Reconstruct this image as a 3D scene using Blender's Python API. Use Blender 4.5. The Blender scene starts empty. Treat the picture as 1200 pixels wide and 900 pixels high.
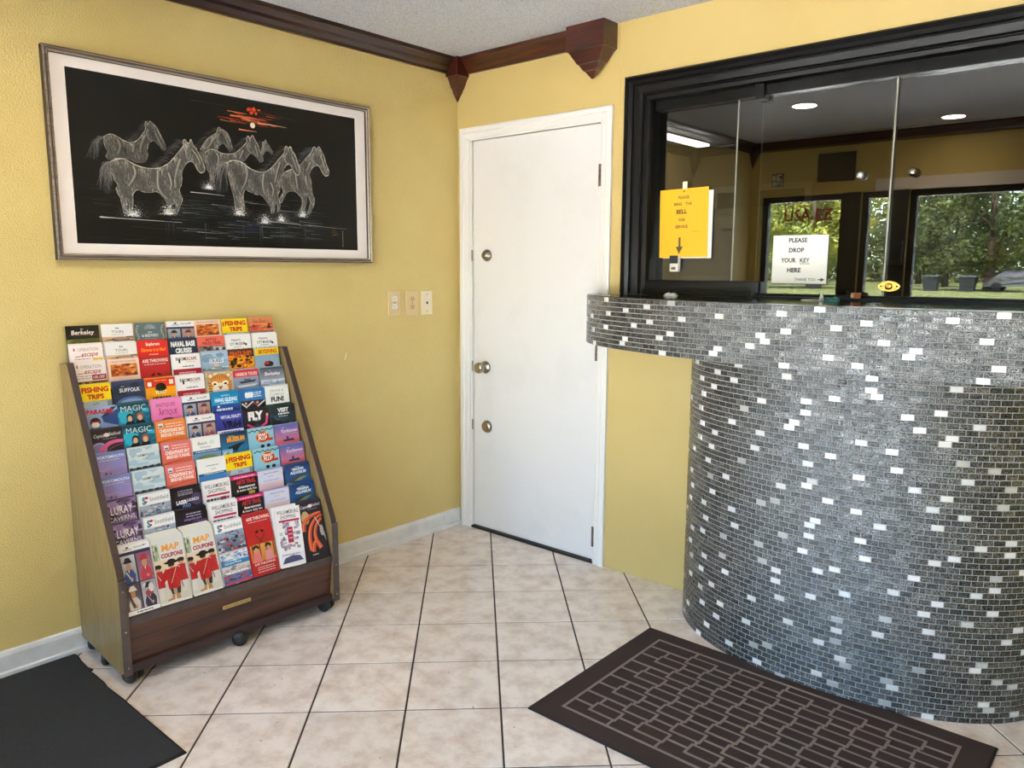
import bpy, bmesh, math, random
from mathutils import Vector, Matrix
PI = math.pi
C = bpy.context.scene.collection
SC = bpy.context.scene
random.seed(7)

# ------------------------------------------------------------------ camera
cd = bpy.data.cameras.new('camera'); cam = bpy.data.objects.new('camera', cd); C.objects.link(cam)
cd.sensor_width = 36.0; cd.lens = 912.3 / 1200 * 36; cd.clip_start = .05; cd.clip_end = 400
CAM = Vector((2.9622, -2.9493, 1.397)); YAW, PITCH, ROLL = .7189, -.147, .0046
_f = Vector((-math.sin(YAW)*math.cos(PITCH), math.cos(YAW)*math.cos(PITCH), math.sin(PITCH)))
_r = _f.cross(Vector((0, 0, 1))).normalized(); _u = _r.cross(_f)
_r2 = _r*math.cos(ROLL) + _u*math.sin(ROLL); _u2 = -_r*math.sin(ROLL) + _u*math.cos(ROLL)
cam.matrix_world = Matrix(((_r2.x, _u2.x, -_f.x, CAM.x), (_r2.y, _u2.y, -_f.y, CAM.y), (_r2.z, _u2.z, -_f.z, CAM.z), (0, 0, 0, 1)))
SC.camera = cam

# ------------------------------------------------------------------ world, sun, exposure
w = bpy.data.worlds.new('world'); SC.world = w; w.use_nodes = True
nt = w.node_tree; bg = nt.nodes['Background']
sky = nt.nodes.new('ShaderNodeTexSky'); sky.sky_type = 'NISHITA'; sky.sun_disc = False
sky.sun_elevation = math.radians(52); sky.sun_rotation = math.radians(20); sky.air_density = 1.0; sky.dust_density = 2.0
nt.links.new(sky.outputs[0], bg.inputs[0]); bg.inputs[1].default_value = 2.3
sl = bpy.data.lights.new('sun', 'SUN'); sl.energy = 48.0; sl.angle = .02; sl.color = (1, .95, .86)
so = bpy.data.objects.new('sun', sl); C.objects.link(so)
so.rotation_euler = Vector((.22, .27, 1.0)).to_track_quat('Z', 'Y').to_euler()
SC.view_settings.view_transform = 'Standard'; SC.view_settings.look = 'None'
SC.view_settings.gamma = 1; SC.view_settings.use_curve_mapping = False
SC.view_settings.exposure = 0.52

# ------------------------------------------------------------------ helpers
def lin(c):
    c = c/255.0
    return c/12.92 if c <= .04045 else ((c+.055)/1.055)**2.4
def L3(c):
    if isinstance(c, str): c = (int(c[0:2], 16), int(c[2:4], 16), int(c[4:6], 16))
    return (lin(c[0]), lin(c[1]), lin(c[2]))
def L4(c): return L3(c) + (1.0,)

def mat(name, col=(200, 200, 200), rough=.5, metal=0.0, spec=.5, bump=None, var=None, rnd=0.0, stretch=None,
        emit=None, coat=0.0, attr=False, speck=None):
    m = bpy.data.materials.new(name); m.use_nodes = True
    n = m.node_tree.nodes; l = m.node_tree.links; b = n['Principled BSDF']
    b.inputs['Base Color'].default_value = L4(col); b.inputs['Roughness'].default_value = rough
    b.inputs['Metallic'].default_value = metal; b.inputs['Specular IOR Level'].default_value = spec
    b.inputs['Coat Weight'].default_value = coat; b.inputs['Coat Roughness'].default_value = .08
    tc = n.new('ShaderNodeTexCoord'); src = tc.outputs['Object']
    if stretch:
        mp = n.new('ShaderNodeMapping'); mp.inputs['Scale'].default_value = stretch
        l.new(src, mp.inputs['Vector']); src = mp.outputs['Vector']
    out = None
    if attr:
        a = n.new('ShaderNodeAttribute'); a.attribute_name = 'Col'; out = a.outputs['Color']
    if var:      # (scale, colour2, low, high)
        t = n.new('ShaderNodeTexNoise'); t.inputs['Scale'].default_value = var[0]; t.inputs['Detail'].default_value = 6
        t.inputs['Roughness'].default_value = .65
        l.new(src, t.inputs['Vector'])
        r = n.new('ShaderNodeMapRange'); r.inputs[1].default_value = var[2]; r.inputs[2].default_value = var[3]
        l.new(t.outputs['Fac'], r.inputs[0])
        mx = n.new('ShaderNodeMix'); mx.data_type = 'RGBA'
        mx.inputs[6].default_value = L4(col); mx.inputs[7].default_value = L4(var[1])
        l.new(r.outputs[0], mx.inputs[0]); out = mx.outputs[2]
    if speck:    # (scale, colour, threshold)
        t = n.new('ShaderNodeTexNoise'); t.inputs['Scale'].default_value = speck[0]; t.inputs['Detail'].default_value = 3
        l.new(tc.outputs['Object'], t.inputs['Vector'])
        r = n.new('ShaderNodeMapRange'); r.inputs[1].default_value = speck[2]; r.inputs[2].default_value = speck[2]+.05
        l.new(t.outputs['Fac'], r.inputs[0])
        mx = n.new('ShaderNodeMix'); mx.data_type = 'RGBA'; mx.inputs[7].default_value = L4(speck[1])
        if out: l.new(out, mx.inputs[6])
        else: mx.inputs[6].default_value = L4(col)
        l.new(r.outputs[0], mx.inputs[0]); out = mx.outputs[2]
    if rnd:
        oi = n.new('ShaderNodeObjectInfo'); r = n.new('ShaderNodeMapRange')
        r.inputs[3].default_value = 1-rnd; r.inputs[4].default_value = 1+rnd
        l.new(oi.outputs['Random'], r.inputs[0])
        h = n.new('ShaderNodeHueSaturation'); l.new(r.outputs[0], h.inputs['Value'])
        if out: l.new(out, h.inputs['Color'])
        else: h.inputs['Color'].default_value = L4(col)
        out = h.outputs[0]
    if out: l.new(out, b.inputs['Base Color'])
    if bump:     # (scale, strength, distance)
        t = n.new('ShaderNodeTexNoise'); t.inputs['Scale'].default_value = bump[0]; t.inputs['Detail'].default_value = 3
        l.new(src, t.inputs['Vector'])
        bp = n.new('ShaderNodeBump'); bp.inputs['Strength'].default_value = bump[1]; bp.inputs['Distance'].default_value = bump[2]
        l.new(t.outputs['Fac'], bp.inputs['Height']); l.new(bp.outputs[0], b.inputs['Normal'])
    if emit:
        b.inputs['Emission Color'].default_value = L4(emit[0]); b.inputs['Emission Strength'].default_value = emit[1]
    return m

def wood(name, c1, c2, scale, axis, rough=.35, coat=0.0, dist=6.0, wave=3.0):
    """grain runs along `axis` (x, y or z)"""
    m = bpy.data.materials.new(name); m.use_nodes = True
    n = m.node_tree.nodes; l = m.node_tree.links; b = n['Principled BSDF']
    b.inputs['Roughness'].default_value = rough; b.inputs['Coat Weight'].default_value = coat; b.inputs['Coat Roughness'].default_value = .15
    tc = n.new('ShaderNodeTexCoord'); mp = n.new('ShaderNodeMapping')
    s = [scale]*3; s['xyz'.index(axis)] = scale*.07
    mp.inputs['Scale'].default_value = s; l.new(tc.outputs['Object'], mp.inputs['Vector'])
    t = n.new('ShaderNodeTexNoise'); t.inputs['Scale'].default_value = wave; t.inputs['Detail'].default_value = 8
    t.inputs['Distortion'].default_value = dist*.2; t.inputs['Roughness'].default_value = .6; l.new(mp.outputs[0], t.inputs['Vector'])
    cr = n.new('ShaderNodeValToRGB'); cr.color_ramp.elements[0].position = .3; cr.color_ramp.elements[1].position = .7
    cr.color_ramp.elements[0].color = L4(c1); cr.color_ramp.elements[1].color = L4(c2)
    l.new(t.outputs['Fac'], cr.inputs[0]); l.new(cr.outputs[0], b.inputs['Base Color'])
    return m

def glass_mat(name, tint=(.82, .84, .83), refl=.16):
    m = bpy.data.materials.new(name); m.use_nodes = True
    n = m.node_tree.nodes; l = m.node_tree.links; n.remove(n['Principled BSDF'])
    o = n['Material Output']
    tr = n.new('ShaderNodeBsdfTransparent'); tr.inputs[0].default_value = tint + (1,)
    gl = n.new('ShaderNodeBsdfGlossy'); gl.inputs['Roughness'].default_value = 0.0; gl.inputs[0].default_value = (1, 1, 1, 1)
    fr = n.new('ShaderNodeFresnel'); fr.inputs[0].default_value = 1.5
    ma = n.new('ShaderNodeMath'); ma.operation = 'ADD'; ma.inputs[1].default_value = refl; ma.use_clamp = True
    l.new(fr.outputs[0], ma.inputs[0])
    mx = n.new('ShaderNodeMixShader'); l.new(ma.outputs[0], mx.inputs[0]); l.new(tr.outputs[0], mx.inputs[1]); l.new(gl.outputs[0], mx.inputs[2])
    l.new(mx.outputs[0], o.inputs[0])
    return m

class MB:
    """collects geometry for ONE mesh object"""
    def __init__(s): s.v = []; s.f = []; s.m = []; s.mats = []; s.sm = []
    def mi(s, m):
        if m not in s.mats: s.mats.append(m)
        return s.mats.index(m)
    def add(s, vs, fs, m, smooth=False):
        o = len(s.v); s.v += [tuple(v) for v in vs]; k = s.mi(m)
        for f in fs: s.f.append([o+i for i in f]); s.m.append(k); s.sm.append(smooth)
    def box(s, x0, x1, y0, y1, z0, z1, m, bev=0.0):
        if bev <= 0:
            vs = [(x, y, z) for z in (z0, z1) for y in (y0, y1) for x in (x0, x1)]
            s.add(vs, [(0, 2, 3, 1), (4, 5, 7, 6), (0, 1, 5, 4), (2, 6, 7, 3), (0, 4, 6, 2), (1, 3, 7, 5)], m); return
        bm = bmesh.new(); bmesh.ops.create_cube(bm, size=1)
        for v in bm.verts: v.co = Vector(((x0+x1)/2 + v.co.x*(x1-x0), (y0+y1)/2 + v.co.y*(y1-y0), (z0+z1)/2 + v.co.z*(z1-z0)))
        bmesh.ops.bevel(bm, geom=bm.edges[:], offset=bev, segments=2, affect='EDGES', profile=.6)
        s.bm(bm, m); bm.free()
    def bm(s, bm, m, smooth=False):
        bm.verts.index_update()
        s.add([v.co for v in bm.verts], [[v.index for v in f.verts] for f in bm.faces], m, smooth)
    def prism(s, pts, y0, y1, m, axis='y'):
        """extrude closed 2-D outline between y0 and y1; axis names the extrusion axis"""
        n = len(pts)
        def P(a, b, t): return {'y': (a, t, b), 'x': (t, a, b), 'z': (a, b, t)}[axis]
        vs = [P(a, b, y0) for a, b in pts] + [P(a, b, y1) for a, b in pts]
        fs = [tuple(range(n-1, -1, -1)), tuple(range(n, 2*n))] + [(i, (i+1) % n, n+(i+1) % n, n+i) for i in range(n)]
        s.add(vs, fs, m)
    def lathe(s, prof, cx, cy, cz, axis, m, seg=20, smooth=True):
        """prof: list of (radius, height along axis)"""
        vs = []; fs = []
        for r, h in prof:
            for k in range(seg):
                a = 2*PI*k/seg; p = (r*math.cos(a), r*math.sin(a))
                if axis == 'z': vs.append((cx+p[0], cy+p[1], cz+h))
                elif axis == 'y': vs.append((cx+p[0], cy+h, cz+p[1]))
                else: vs.append((cx+h, cy+p[0], cz+p[1]))
        for i in range(len(prof)-1):
            for k in range(seg):
                a = i*seg+k; b = i*seg+(k+1) % seg; fs.append((a, b, b+seg, a+seg))
        fs.append(tuple(range(seg-1, -1, -1))); fs.append(tuple((len(prof)-1)*seg+k for k in range(seg)))
        s.add(vs, fs, m, smooth)
    def tube(s, pts, r, m, seg=8):
        pts = [Vector(p) for p in pts]; vs = []; fs = []
        for i, p in enumerate(pts):
            d = (pts[min(i+1, len(pts)-1)] - pts[max(i-1, 0)]).normalized()
            a = d.cross(Vector((0, 0, 1)) if abs(d.z) < .9 else Vector((1, 0, 0))).normalized(); b = d.cross(a)
            rr = r[i] if isinstance(r, (list, tuple)) else r
            for k in range(seg):
                t = 2*PI*k/seg; vs.append(p + a*math.cos(t)*rr + b*math.sin(t)*rr)
        for i in range(len(pts)-1):
            for k in range(seg):
                a = i*seg+k; b = i*seg+(k+1) % seg; fs.append((a, b, b+seg, a+seg))
        fs.append(tuple(range(seg-1, -1, -1))); fs.append(tuple((len(pts)-1)*seg+k for k in range(seg)))
        s.add(vs, fs, m, True)
    def mesh(s, name):
        me = bpy.data.meshes.new(name); me.from_pydata(s.v, [], s.f)
        for m in s.mats: me.materials.append(m)
        me.polygons.foreach_set('material_index', s.m); me.polygons.foreach_set('use_smooth', s.sm)
        me.update(); return me
    def obj(s, name, parent=None):
        me = s.mesh(name)
        bm = bmesh.new(); bm.from_mesh(me); bmesh.ops.recalc_face_normals(bm, faces=bm.faces[:]); bm.to_mesh(me); bm.free()
        o = bpy.data.objects.new(name, me); C.objects.link(o)
        if parent: o.parent = parent
        return o

def P_(name, parent, fn, *a, **k):
    mb = MB(); fn(mb, *a, **k); return mb.obj(name, parent)
def boxo(name, parent, x0, x1, y0, y1, z0, z1, m, bev=0.0):
    mb = MB(); mb.box(x0, x1, y0, y1, z0, z1, m, bev); return mb.obj(name, parent)
def tag(o, label, cat, group=None):
    o['label'] = label; o['category'] = cat
    if group: o['group'] = group
    return o
def thing(name, label, cat, loc=(0, 0, 0), rz=0, group=None):
    o = bpy.data.objects.new(name, None); o.empty_display_size = .05; C.objects.link(o); o.location = loc; o.rotation_euler = (0, 0, rz)
    return tag(o, label, cat, group)
def struct(o, label=None):
    o['kind'] = 'structure'
    if label: o['label'] = label
    return o

# ------------------------------------------------------------------ flat print (lettering and pictures) as coloured faces
_tc = {}
def text_geo(s, bold=0.0):
    k = (s, bold)
    if k in _tc: return _tc[k]
    cu = bpy.data.curves.new('t', 'FONT'); cu.body = s; cu.size = 1; cu.resolution_u = 2; cu.offset = bold
    ob = bpy.data.objects.new('t', cu); me = ob.to_mesh()
    vs = [(v.co.x, v.co.y) for v in me.vertices]; fs = [tuple(p.vertices) for p in me.polygons]
    ob.to_mesh_clear(); bpy.data.objects.remove(ob); bpy.data.curves.remove(cu)
    xs = [v[0] for v in vs] or [0]
    _tc[k] = ([((x-(min(xs)+max(xs))/2), y) for x, y in vs], fs, max(xs)-min(xs)); return _tc[k]

class Print:
    """flat marks on the front (-y) face of a sheet; u,v in 0..1 unless raw; front at y=-y0"""
    def __init__(s, w, h, y0, raw=False, dl=8e-6, K=0):
        s.w, s.h, s.y, s.raw, s.dl = w, h, y0, raw, dl; s.v = []; s.f = []; s.c = []; s.a, s.b = 0.0, 1.0; s.K = K; s.base = y0; s.n = 0
    def map(s, u, v):
        if s.raw: return u, v
        return (u-.5)*s.w, (s.a + v*(s.b-s.a))*s.h
    def push(s, pts, faces, cols, clip=True):
        if s.K: s.n += 1; s.y = s.base + (s.n % s.K)*s.dl
        else: s.y += s.dl
        o = len(s.v)
        for (u, v) in pts:
            if clip and not s.raw: u = min(1, max(0, u)); v = min(1, max(-s.a/(s.b-s.a), v))
            x, z = s.map(u, v); s.v.append((x, -s.y, z))
        s.f += [tuple(o+i for i in f) for f in faces]
        s.c += [L4(c) for c in cols] if isinstance(cols, list) else [L4(cols)]*len(pts)
    def grp(s): s.base += s.K*s.dl; s.n = 0
    def r(s, u0, v0, u1, v1, c, c2=None):
        """rectangle; c2 is the colour of its top edge"""
        s.push([(u0, v0), (u1, v0), (u1, v1), (u0, v1)], [(0, 1, 2, 3)], [c, c, c2 or c, c2 or c])
    def p(s, pts, c): s.push(pts, [tuple(range(len(pts)))], c)
    def e(s, u, v, ru, rv, c, n=14, rot=0):
        pts = []
        for k in range(n):
            a = 2*PI*k/n; x, y = ru*math.cos(a), rv*math.sin(a)
            pts.append((u + x*math.cos(rot)-y*math.sin(rot), v + x*math.sin(rot)+y*math.cos(rot)))
        s.p(pts, c)
    def st(s, pts, wd, c, w2=None):
        """brush stroke along pts, width in v units (tapering to w2)"""
        n = len(pts); a = []; b = []; asp = 1 if s.raw else s.h*(s.b-s.a)/s.w
        for i, (x, y) in enumerate(pts):
            x0, y0 = pts[max(i-1, 0)]; x1, y1 = pts[min(i+1, n-1)]
            dx, dy = (x1-x0)/asp, y1-y0; d = math.hypot(dx, dy) or 1
            ww = wd if w2 is None else wd + (w2-wd)*i/(n-1)
            a.append((x - dy/d*ww/2*asp, y + dx/d*ww/2)); b.append((x + dy/d*ww/2*asp, y - dx/d*ww/2))
        s.push(a+b, [(n+i, n+i+1, i+1, i) for i in range(n-1)], c)
    def t(s, txt, u, v, h, c, w=None, bold=.012, sh=0.0):
        """lettering centred on u, baseline v, cap height h, squeezed to width w"""
        vs, fs, tw = text_geo(txt, bold); k = h/.70; asp = 1 if s.raw else s.h*(s.b-s.a)/s.w
        kx = k*asp
        if w and tw > 0 and (tw*kx > w or w < 0): kx = abs(w)/tw
        s.push([(u + x*kx + sh*y*k*asp, v + y*k) for x, y in vs], fs, c, clip=False)
    def photo(s, u0, v0, u1, v1, pal, n=14, seed=1, sz=.2):
        R = random.Random(seed); s.r(u0, v0, u1, v1, pal[0], pal[1])
        for i in range(n):
            cu = R.uniform(u0, u1); cv = R.uniform(v0, v1); a = R.uniform(.3, 1)*sz*(u1-u0); b = R.uniform(.3, 1)*sz*(v1-v0); q = []
            for k in range(7):
                t = 2*PI*k/7; q.append((min(u1, max(u0, cu+a*math.cos(t)*R.uniform(.7, 1.2))), min(v1, max(v0, cv+b*math.sin(t)*R.uniform(.7, 1.2)))))
            s.p(q, R.choice(pal))
def print_mesh(name, pr, mb, m_print):
    """joins a base (MB) and its print into one mesh"""
    o = len(mb.v); nb = len(mb.f); k = mb.mi(m_print)
    vs = mb.v + pr.v; fs = mb.f + [tuple(o+i for i in f) for f in pr.f]
    me = bpy.data.meshes.new(name); me.from_pydata(vs, [], fs)
    for m in mb.mats: me.materials.append(m)
    me.polygons.foreach_set('material_index', mb.m + [k]*len(pr.f))
    at = me.color_attributes.new('Col', 'FLOAT_COLOR', 'POINT')
    flat = [1.0]*(4*o)
    for c in pr.c: flat += c
    at.data.foreach_set('color', flat); me.update(); return me

# ------------------------------------------------------------------ materials
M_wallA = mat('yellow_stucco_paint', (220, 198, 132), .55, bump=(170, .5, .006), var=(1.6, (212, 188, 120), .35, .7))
M_wallB = mat('yellow_paint_darkened', (198, 174, 112), .5, bump=(160, .12, .004), var=(1.2, (192, 166, 102), .35, .7))  # same paint as the left wall, darkened to offset strong window light
M_wallD = mat('yellow_paint_darkened_rear', (206, 180, 104), .6)  # same yellow paint again, darkened along with the back wall's
M_ceil = mat('popcorn_ceiling', (242, 243, 250), .9, bump=(210, 1.0, .02), speck=(240, (196, 192, 190), .56))
M_grout = mat('dark_floor_grout', (58, 50, 44), .85)
M_floor = mat('beige_ceramic_tile', (230, 219, 210), .32, rnd=.045, bump=(45, .10, .004), var=(11, (186, 162, 144), .42, .78), speck=(60, (160, 136, 116), .70))
M_white = mat('white_gloss_paint', (226, 221, 216), .35, bump=(30, .05, .004))
M_door = mat('white_door_paint', (220, 215, 212), .42, var=(3, (210, 206, 202), .5, .8), bump=(20, .05, .004))
M_base = mat('white_baseboard_vinyl', (226, 226, 226), .45, var=(9, (202, 200, 196), .5, .8))
M_black = mat('black_gloss_paint', (8, 8, 9), .3, spec=.25, bump=(35, .12, .006))
M_blackm = mat('black_matt', (20, 20, 22), .6)
M_mahog = wood('mahogany_stain', (30, 10, 6), (84, 30, 14), 22, 'x', .28, .5)
M_mahogy = wood('mahogany_stain_long', (28, 10, 7), (60, 22, 13), 22, 'y', .28, .5)
M_chrome = mat('brushed_nickel', (168, 160, 148), .25, metal=1)
M_brass = mat('brass', (212, 170, 84), .25, metal=1)
M_brown_hinge = mat('painted_brown_hinge', (120, 98, 86), .5, metal=.4)
M_glass = glass_mat('tinted_counter_glass', (.62, .62, .60), .10)
M_glassa = glass_mat('clearer_counter_glass', (.66, .66, .64), .035)
M_clear = glass_mat('front_window_glass', (.93, .95, .94), .02)
M_edge = mat('glass_edge', (150, 148, 138), .3)
M_print = mat('printed_paper', (255, 255, 255), .36, attr=True, coat=.25)
M_paper = mat('white_paper', (232, 230, 226), .5)
M_plas = mat('ivory_plate', (222, 196, 150), .4)
M_plasw = mat('white_plate', (236, 222, 192), .4)
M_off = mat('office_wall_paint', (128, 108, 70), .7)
M_office_ceiling = mat('office_ceiling', (150, 144, 136), .9)
M_granite = mat('black_counter_stone', (14, 14, 15), .12, spec=.6)

# ------------------------------------------------------------------ room shell
XR, YF, H = 3.95, -3.45, 2.44
def grid_wall(mb, a0, a1, z0, z1, holes, t0, t1, m, axis):
    """vertical slab with rectangular holes; axis 'y': spans x, thickness in y"""
    xs = sorted({a0, a1, *[h[0] for h in holes], *[h[1] for h in holes]}); zs = sorted({z0, z1, *[h[2] for h in holes], *[h[3] for h in holes]})
    for i in range(len(xs)-1):
        col = []
        for j in range(len(zs)-1):
            cx, cz = (xs[i]+xs[i+1])/2, (zs[j]+zs[j+1])/2
            if any(h[0] < cx < h[1] and h[2] < cz < h[3] for h in holes): continue
            if col and abs(col[-1][1]-zs[j]) < 1e-6: col[-1][1] = zs[j+1]
            else: col.append([zs[j], zs[j+1]])
        for za, zb in col:
            if axis == 'y': mb.box(xs[i], xs[i+1], t0, t1, za, zb, m)
            else: mb.box(t0, t1, xs[i], xs[i+1], za, zb, m)
WX0, WX1, WZ0, WZ1 = 1.165, 3.05, 1.292, 2.095       # counter window opening
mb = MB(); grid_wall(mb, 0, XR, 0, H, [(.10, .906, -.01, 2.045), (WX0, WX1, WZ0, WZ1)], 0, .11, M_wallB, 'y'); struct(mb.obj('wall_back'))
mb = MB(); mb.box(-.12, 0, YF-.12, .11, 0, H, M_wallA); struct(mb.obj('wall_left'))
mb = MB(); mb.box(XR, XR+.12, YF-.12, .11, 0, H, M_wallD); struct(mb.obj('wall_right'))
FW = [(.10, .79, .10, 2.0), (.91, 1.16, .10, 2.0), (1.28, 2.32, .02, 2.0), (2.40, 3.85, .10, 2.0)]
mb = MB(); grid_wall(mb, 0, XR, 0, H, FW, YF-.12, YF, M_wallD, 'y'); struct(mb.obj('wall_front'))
mb = MB(); mb.box(-1.2, XR+.12, YF-.12, 3.9, H, H+.15, M_ceil); struct(mb.obj('ceiling'))
mb = MB(); mb.box(-1.2, XR+.12, YF-.12, 3.9, -.12, -.0025, M_grout); floor = struct(mb.obj('floor'))

# floor tiles, laid at about 45 degrees
S_T, OU, OV, AN = .3044, .3523, -.1239, -.7662
def clip(poly, f):
    out = []
    for i, a in enumerate(poly):
        b = poly[(i+1) % len(poly)]; fa, fb = f(a), f(b)
        if fa >= 0: out.append(a)
        if (fa >= 0) != (fb >= 0):
            t = fa/(fa-fb); out.append((a[0]+(b[0]-a[0])*t, a[1]+(b[1]-a[1])*t))
    return out
ca, sa = math.cos(AN), math.sin(AN); g = .0032
def tile_pt(i, j): return (OU + S_T*(i*ca + j*sa), OV + S_T*(-i*sa + j*ca))
gi = g/S_T
for i in range(-16, 17):
    for j in range(-20, 17):
        q = [tile_pt(i+gi, j+gi), tile_pt(i+1-gi, j+gi), tile_pt(i+1-gi, j+1-gi), tile_pt(i+gi, j+1-gi)]
        for f in (lambda p: p[0]-.002, lambda p: XR-.002-p[0], lambda p: -.002-p[1], lambda p: p[1]-YF-.002):
            q = clip(q, f)
            if len(q) < 3: break
        if len(q) < 3: continue
        cx = sum(p[0] for p in q)/len(q); cy = sum(p[1] for p in q)/len(q)
        ar = abs(sum(q[k][0]*q[(k+1) % len(q)][1]-q[(k+1) % len(q)][0]*q[k][1] for k in range(len(q))))/2
        if ar < 4e-4: continue
        n = len(q); dz = random.uniform(-.0002, .0002); top = []
        for x, y in q:
            d = math.hypot(x-cx, y-cy) or 1; top.append((x-(x-cx)/d*.0016, y-(y-cy)/d*.0016, dz))
        vs = [(x, y, -.006) for x, y in q] + [(x, y, -.0012) for x, y in q] + top
        fs = [tuple(range(2*n, 3*n))] + [(k, (k+1) % n, n+(k+1) % n, n+k) for k in range(n)] + [(n+k, n+(k+1) % n, 2*n+(k+1) % n, 2*n+k) for k in range(n)]
        t = MB(); t.add(vs, fs, M_floor); t.obj('floor_tile', floor)

# base boards
def base_prof(mb, a0, a1, m):       # along y on the left wall
    pts = [(0, .0), (.020, 0), (.020, .018), (.012, .022), (.012, .075), (.008, .088), (.004, .092), (0, .092)]
    vs = [(x, a0, z) for x, z in pts] + [(x, a1, z) for x, z in pts]; n = len(pts)
    mb.add(vs, [tuple(range(n)), tuple(range(2*n-1, n-1, -1))] + [(i, (i+1) % n, n+(i+1) % n, n+i) for i in range(n)], m)
mb = MB(); base_prof(mb, YF, -.004, M_base); struct(mb.obj('baseboard_left'))
# crown moulding: profile (out from wall, z)
crown = [(0, 2.366), (.012, 2.366), (.014, 2.378), (.030, 2.392), (.036, 2.404), (.052, 2.420), (.060, 2.424), (.062, 2.440), (0, 2.440)]
n = len(crown)
def crown_run(name, p0, p1, nrm, m):
    vs = [(p0[0]+nrm[0]*d, p0[1]+nrm[1]*d, z) for d, z in crown] + [(p1[0]+nrm[0]*d, p1[1]+nrm[1]*d, z) for d, z in crown]
    mb = MB(); mb.add(vs, [tuple(range(n)), tuple(range(2*n-1, n-1, -1))] + [(i, (i+1) % n, n+(i+1) % n, n+i) for i in range(n)], m)
    return struct(mb.obj(name))
crown_run('trim_1', (0, YF), (0, 0), (1, 0), M_mahogy)
crown_run('trim_2', (0, 0), (.78, 0), (0, -1), M_mahog)
crown_run('trim_3', (XR, YF), (0, YF), (0, 1), M_mahog)
# corner block and wall block: box over an inverted pyramid
def block(name, x0, x1, y0, y1, zb, tip, tipz, m, kind_trim):
    mb = MB(); mb.box(x0, x1, y0, y1, zb, H, m, .003)
    e = .006; cx, cy = tip
    ring = lambda s, z: [(cx+(x-cx)*s, cy+(y-cy)*s, z) for x, y in ((x0+e, y0+e), (x1-e, y0+e), (x1-e, max(y1, y1)), (x0+e, y1))]
    rs = [ring(1, zb), ring(.90, zb-.010), ring(.62, zb-(zb-tipz)*.46), ring(.56, zb-(zb-tipz)*.48), ring(.36, zb-(zb-tipz)*.72), ring(.30, zb-(zb-tipz)*.74), ring(.10, tipz+.006), ring(.04, tipz)]
    vs = [v for r in rs for v in r]; fs = []
    for k in range(len(rs)-1):
        for q in range(4): fs.append((k*4+q, k*4+(q+1) % 4, k*4+4+(q+1) % 4, k*4+4+q))
    fs.append(tuple(range(len(vs)-4, len(vs)))); mb.add(vs, fs, m)
    return struct(mb.obj(name))
block('trim_4', 0, .084, -.084, 0, 2.350, (.008, -.008), 2.240, M_mahog, 0)
block('trim_5', .775, .976, -.105, 0, 2.333, (.872, -.034), 2.222, M_mahog, 0)
block('trim_6', 0, .066, YF, YF+.066, 2.345, (.010, YF+.010), 2.243, M_mahog, 0)
# paint seam on the back wall
mb = MB(); mb.box(.9945, .996, -.0012, .001, 2.095, H, M_wallD); mb.box(.962, 1.03, -.0012, .001, 2.0935, 2.095, M_wallD); struct(mb.obj('trim_7'))
# chipped paint on the left wall
mb = MB(); pts = [(-.752, .972), (-.747, .974), (-.741, .990), (-.735, 1.006), (-.737, 1.007), (-.745, .992)]
mb.prism(pts, -.001, .0012, mat('bare_plaster', (244, 226, 190), .8), 'x')
struct(mb.obj('trim_8'), 'pale chip in the yellow paint of the left wall')

# ------------------------------------------------------------------ white door with casing
mb = MB(); mb.box(.1065, .8995, .007, .046, .014, 2.0375, M_door, .0015); door = struct(mb.obj('door_1'))
def casing(mb):
    # stepped profile: (offset from outer edge, projection)
    prof = [(0, 0), (0, .016), (.006, .019), (.024, .019), (.030, .014), (.052, .012), (.058, .008), (.064, .008), (.064, -.004)]
    def run(pts_outer, pts_inner):
        pass
    x0, x1, zt = .028, .966, 2.104
    paths = []
    for d, pr in prof:
        paths.append([(x0+d, -pr, 0.0), (x0+d, -pr, zt-d), (x1-d, -pr, zt-d), (x1-d, -pr, 0.0)])
    vs = [p for path in paths for p in path]; fs = []
    for i in range(len(prof)-1):
        for k in range(3): fs.append((i*4+k, i*4+k+1, i*4+5+k, i*4+4+k))
    mb.add(vs, fs, M_white)
    # jamb, then a black sheet that stands for shade in the door gaps
    mb.box(.092, .103, -.003, .10, 0, 2.045, M_white); mb.box(.903, .914, -.003, .10, 0, 2.045, M_white); mb.box(.092, .914, -.003, .10, 2.042, 2.053, M_white)
    mb.box(.10, .906, .048, .10, 0, 2.045, M_blackm)
P_('door_casing', door, casing)
boxo('threshold', door, .10, .905, -.012, .06, 0, .012, mat('dark_metal_threshold', (52, 50, 48), .45, metal=.6), .002)
def knob(mb, x, z, prof):
    mb.lathe([(r, -h) for r, h in prof], x, .006, z, 'y', M_chrome, 24)
P_('deadbolt', door, knob, .205, 1.464, [(.0, .0), (.031, .0), (.031, .006), (.026, .014), (.020, .016), (.018, .026), (.006, .027)])
P_('door_knob', door, knob, .193, .886, [(.033, .0), (.033, .004), (.028, .008), (.013, .012), (.012, .028), (.020, .034), (.028, .042), (.0295, .052), (.026, .062), (.016, .066), (.004, .067)])
P_('deadbolt', door, knob, .205, .571, [(.0, .0), (.034, .0), (.034, .006), (.028, .016), (.016, .019), (.010, .020)])
for z in (1.813, 1.028, .136):
    def hinge(mb, z=z):
        for k in range(5): mb.lathe([(.0062, 0), (.0062, .0185)], .9035, -.009, z-.05+k*.0195, 'z', M_brown_hinge, 10)
        mb.box(.896, .911, -.006, .004, z-.048, z+.048, M_brown_hinge)
    P_('hinge', door, hinge)
for z in (1.464, .886, .571):
    boxo('strike_plate', door, .1005, .1045, -.0045, .004, z-.028, z+.028, M_chrome)

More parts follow.
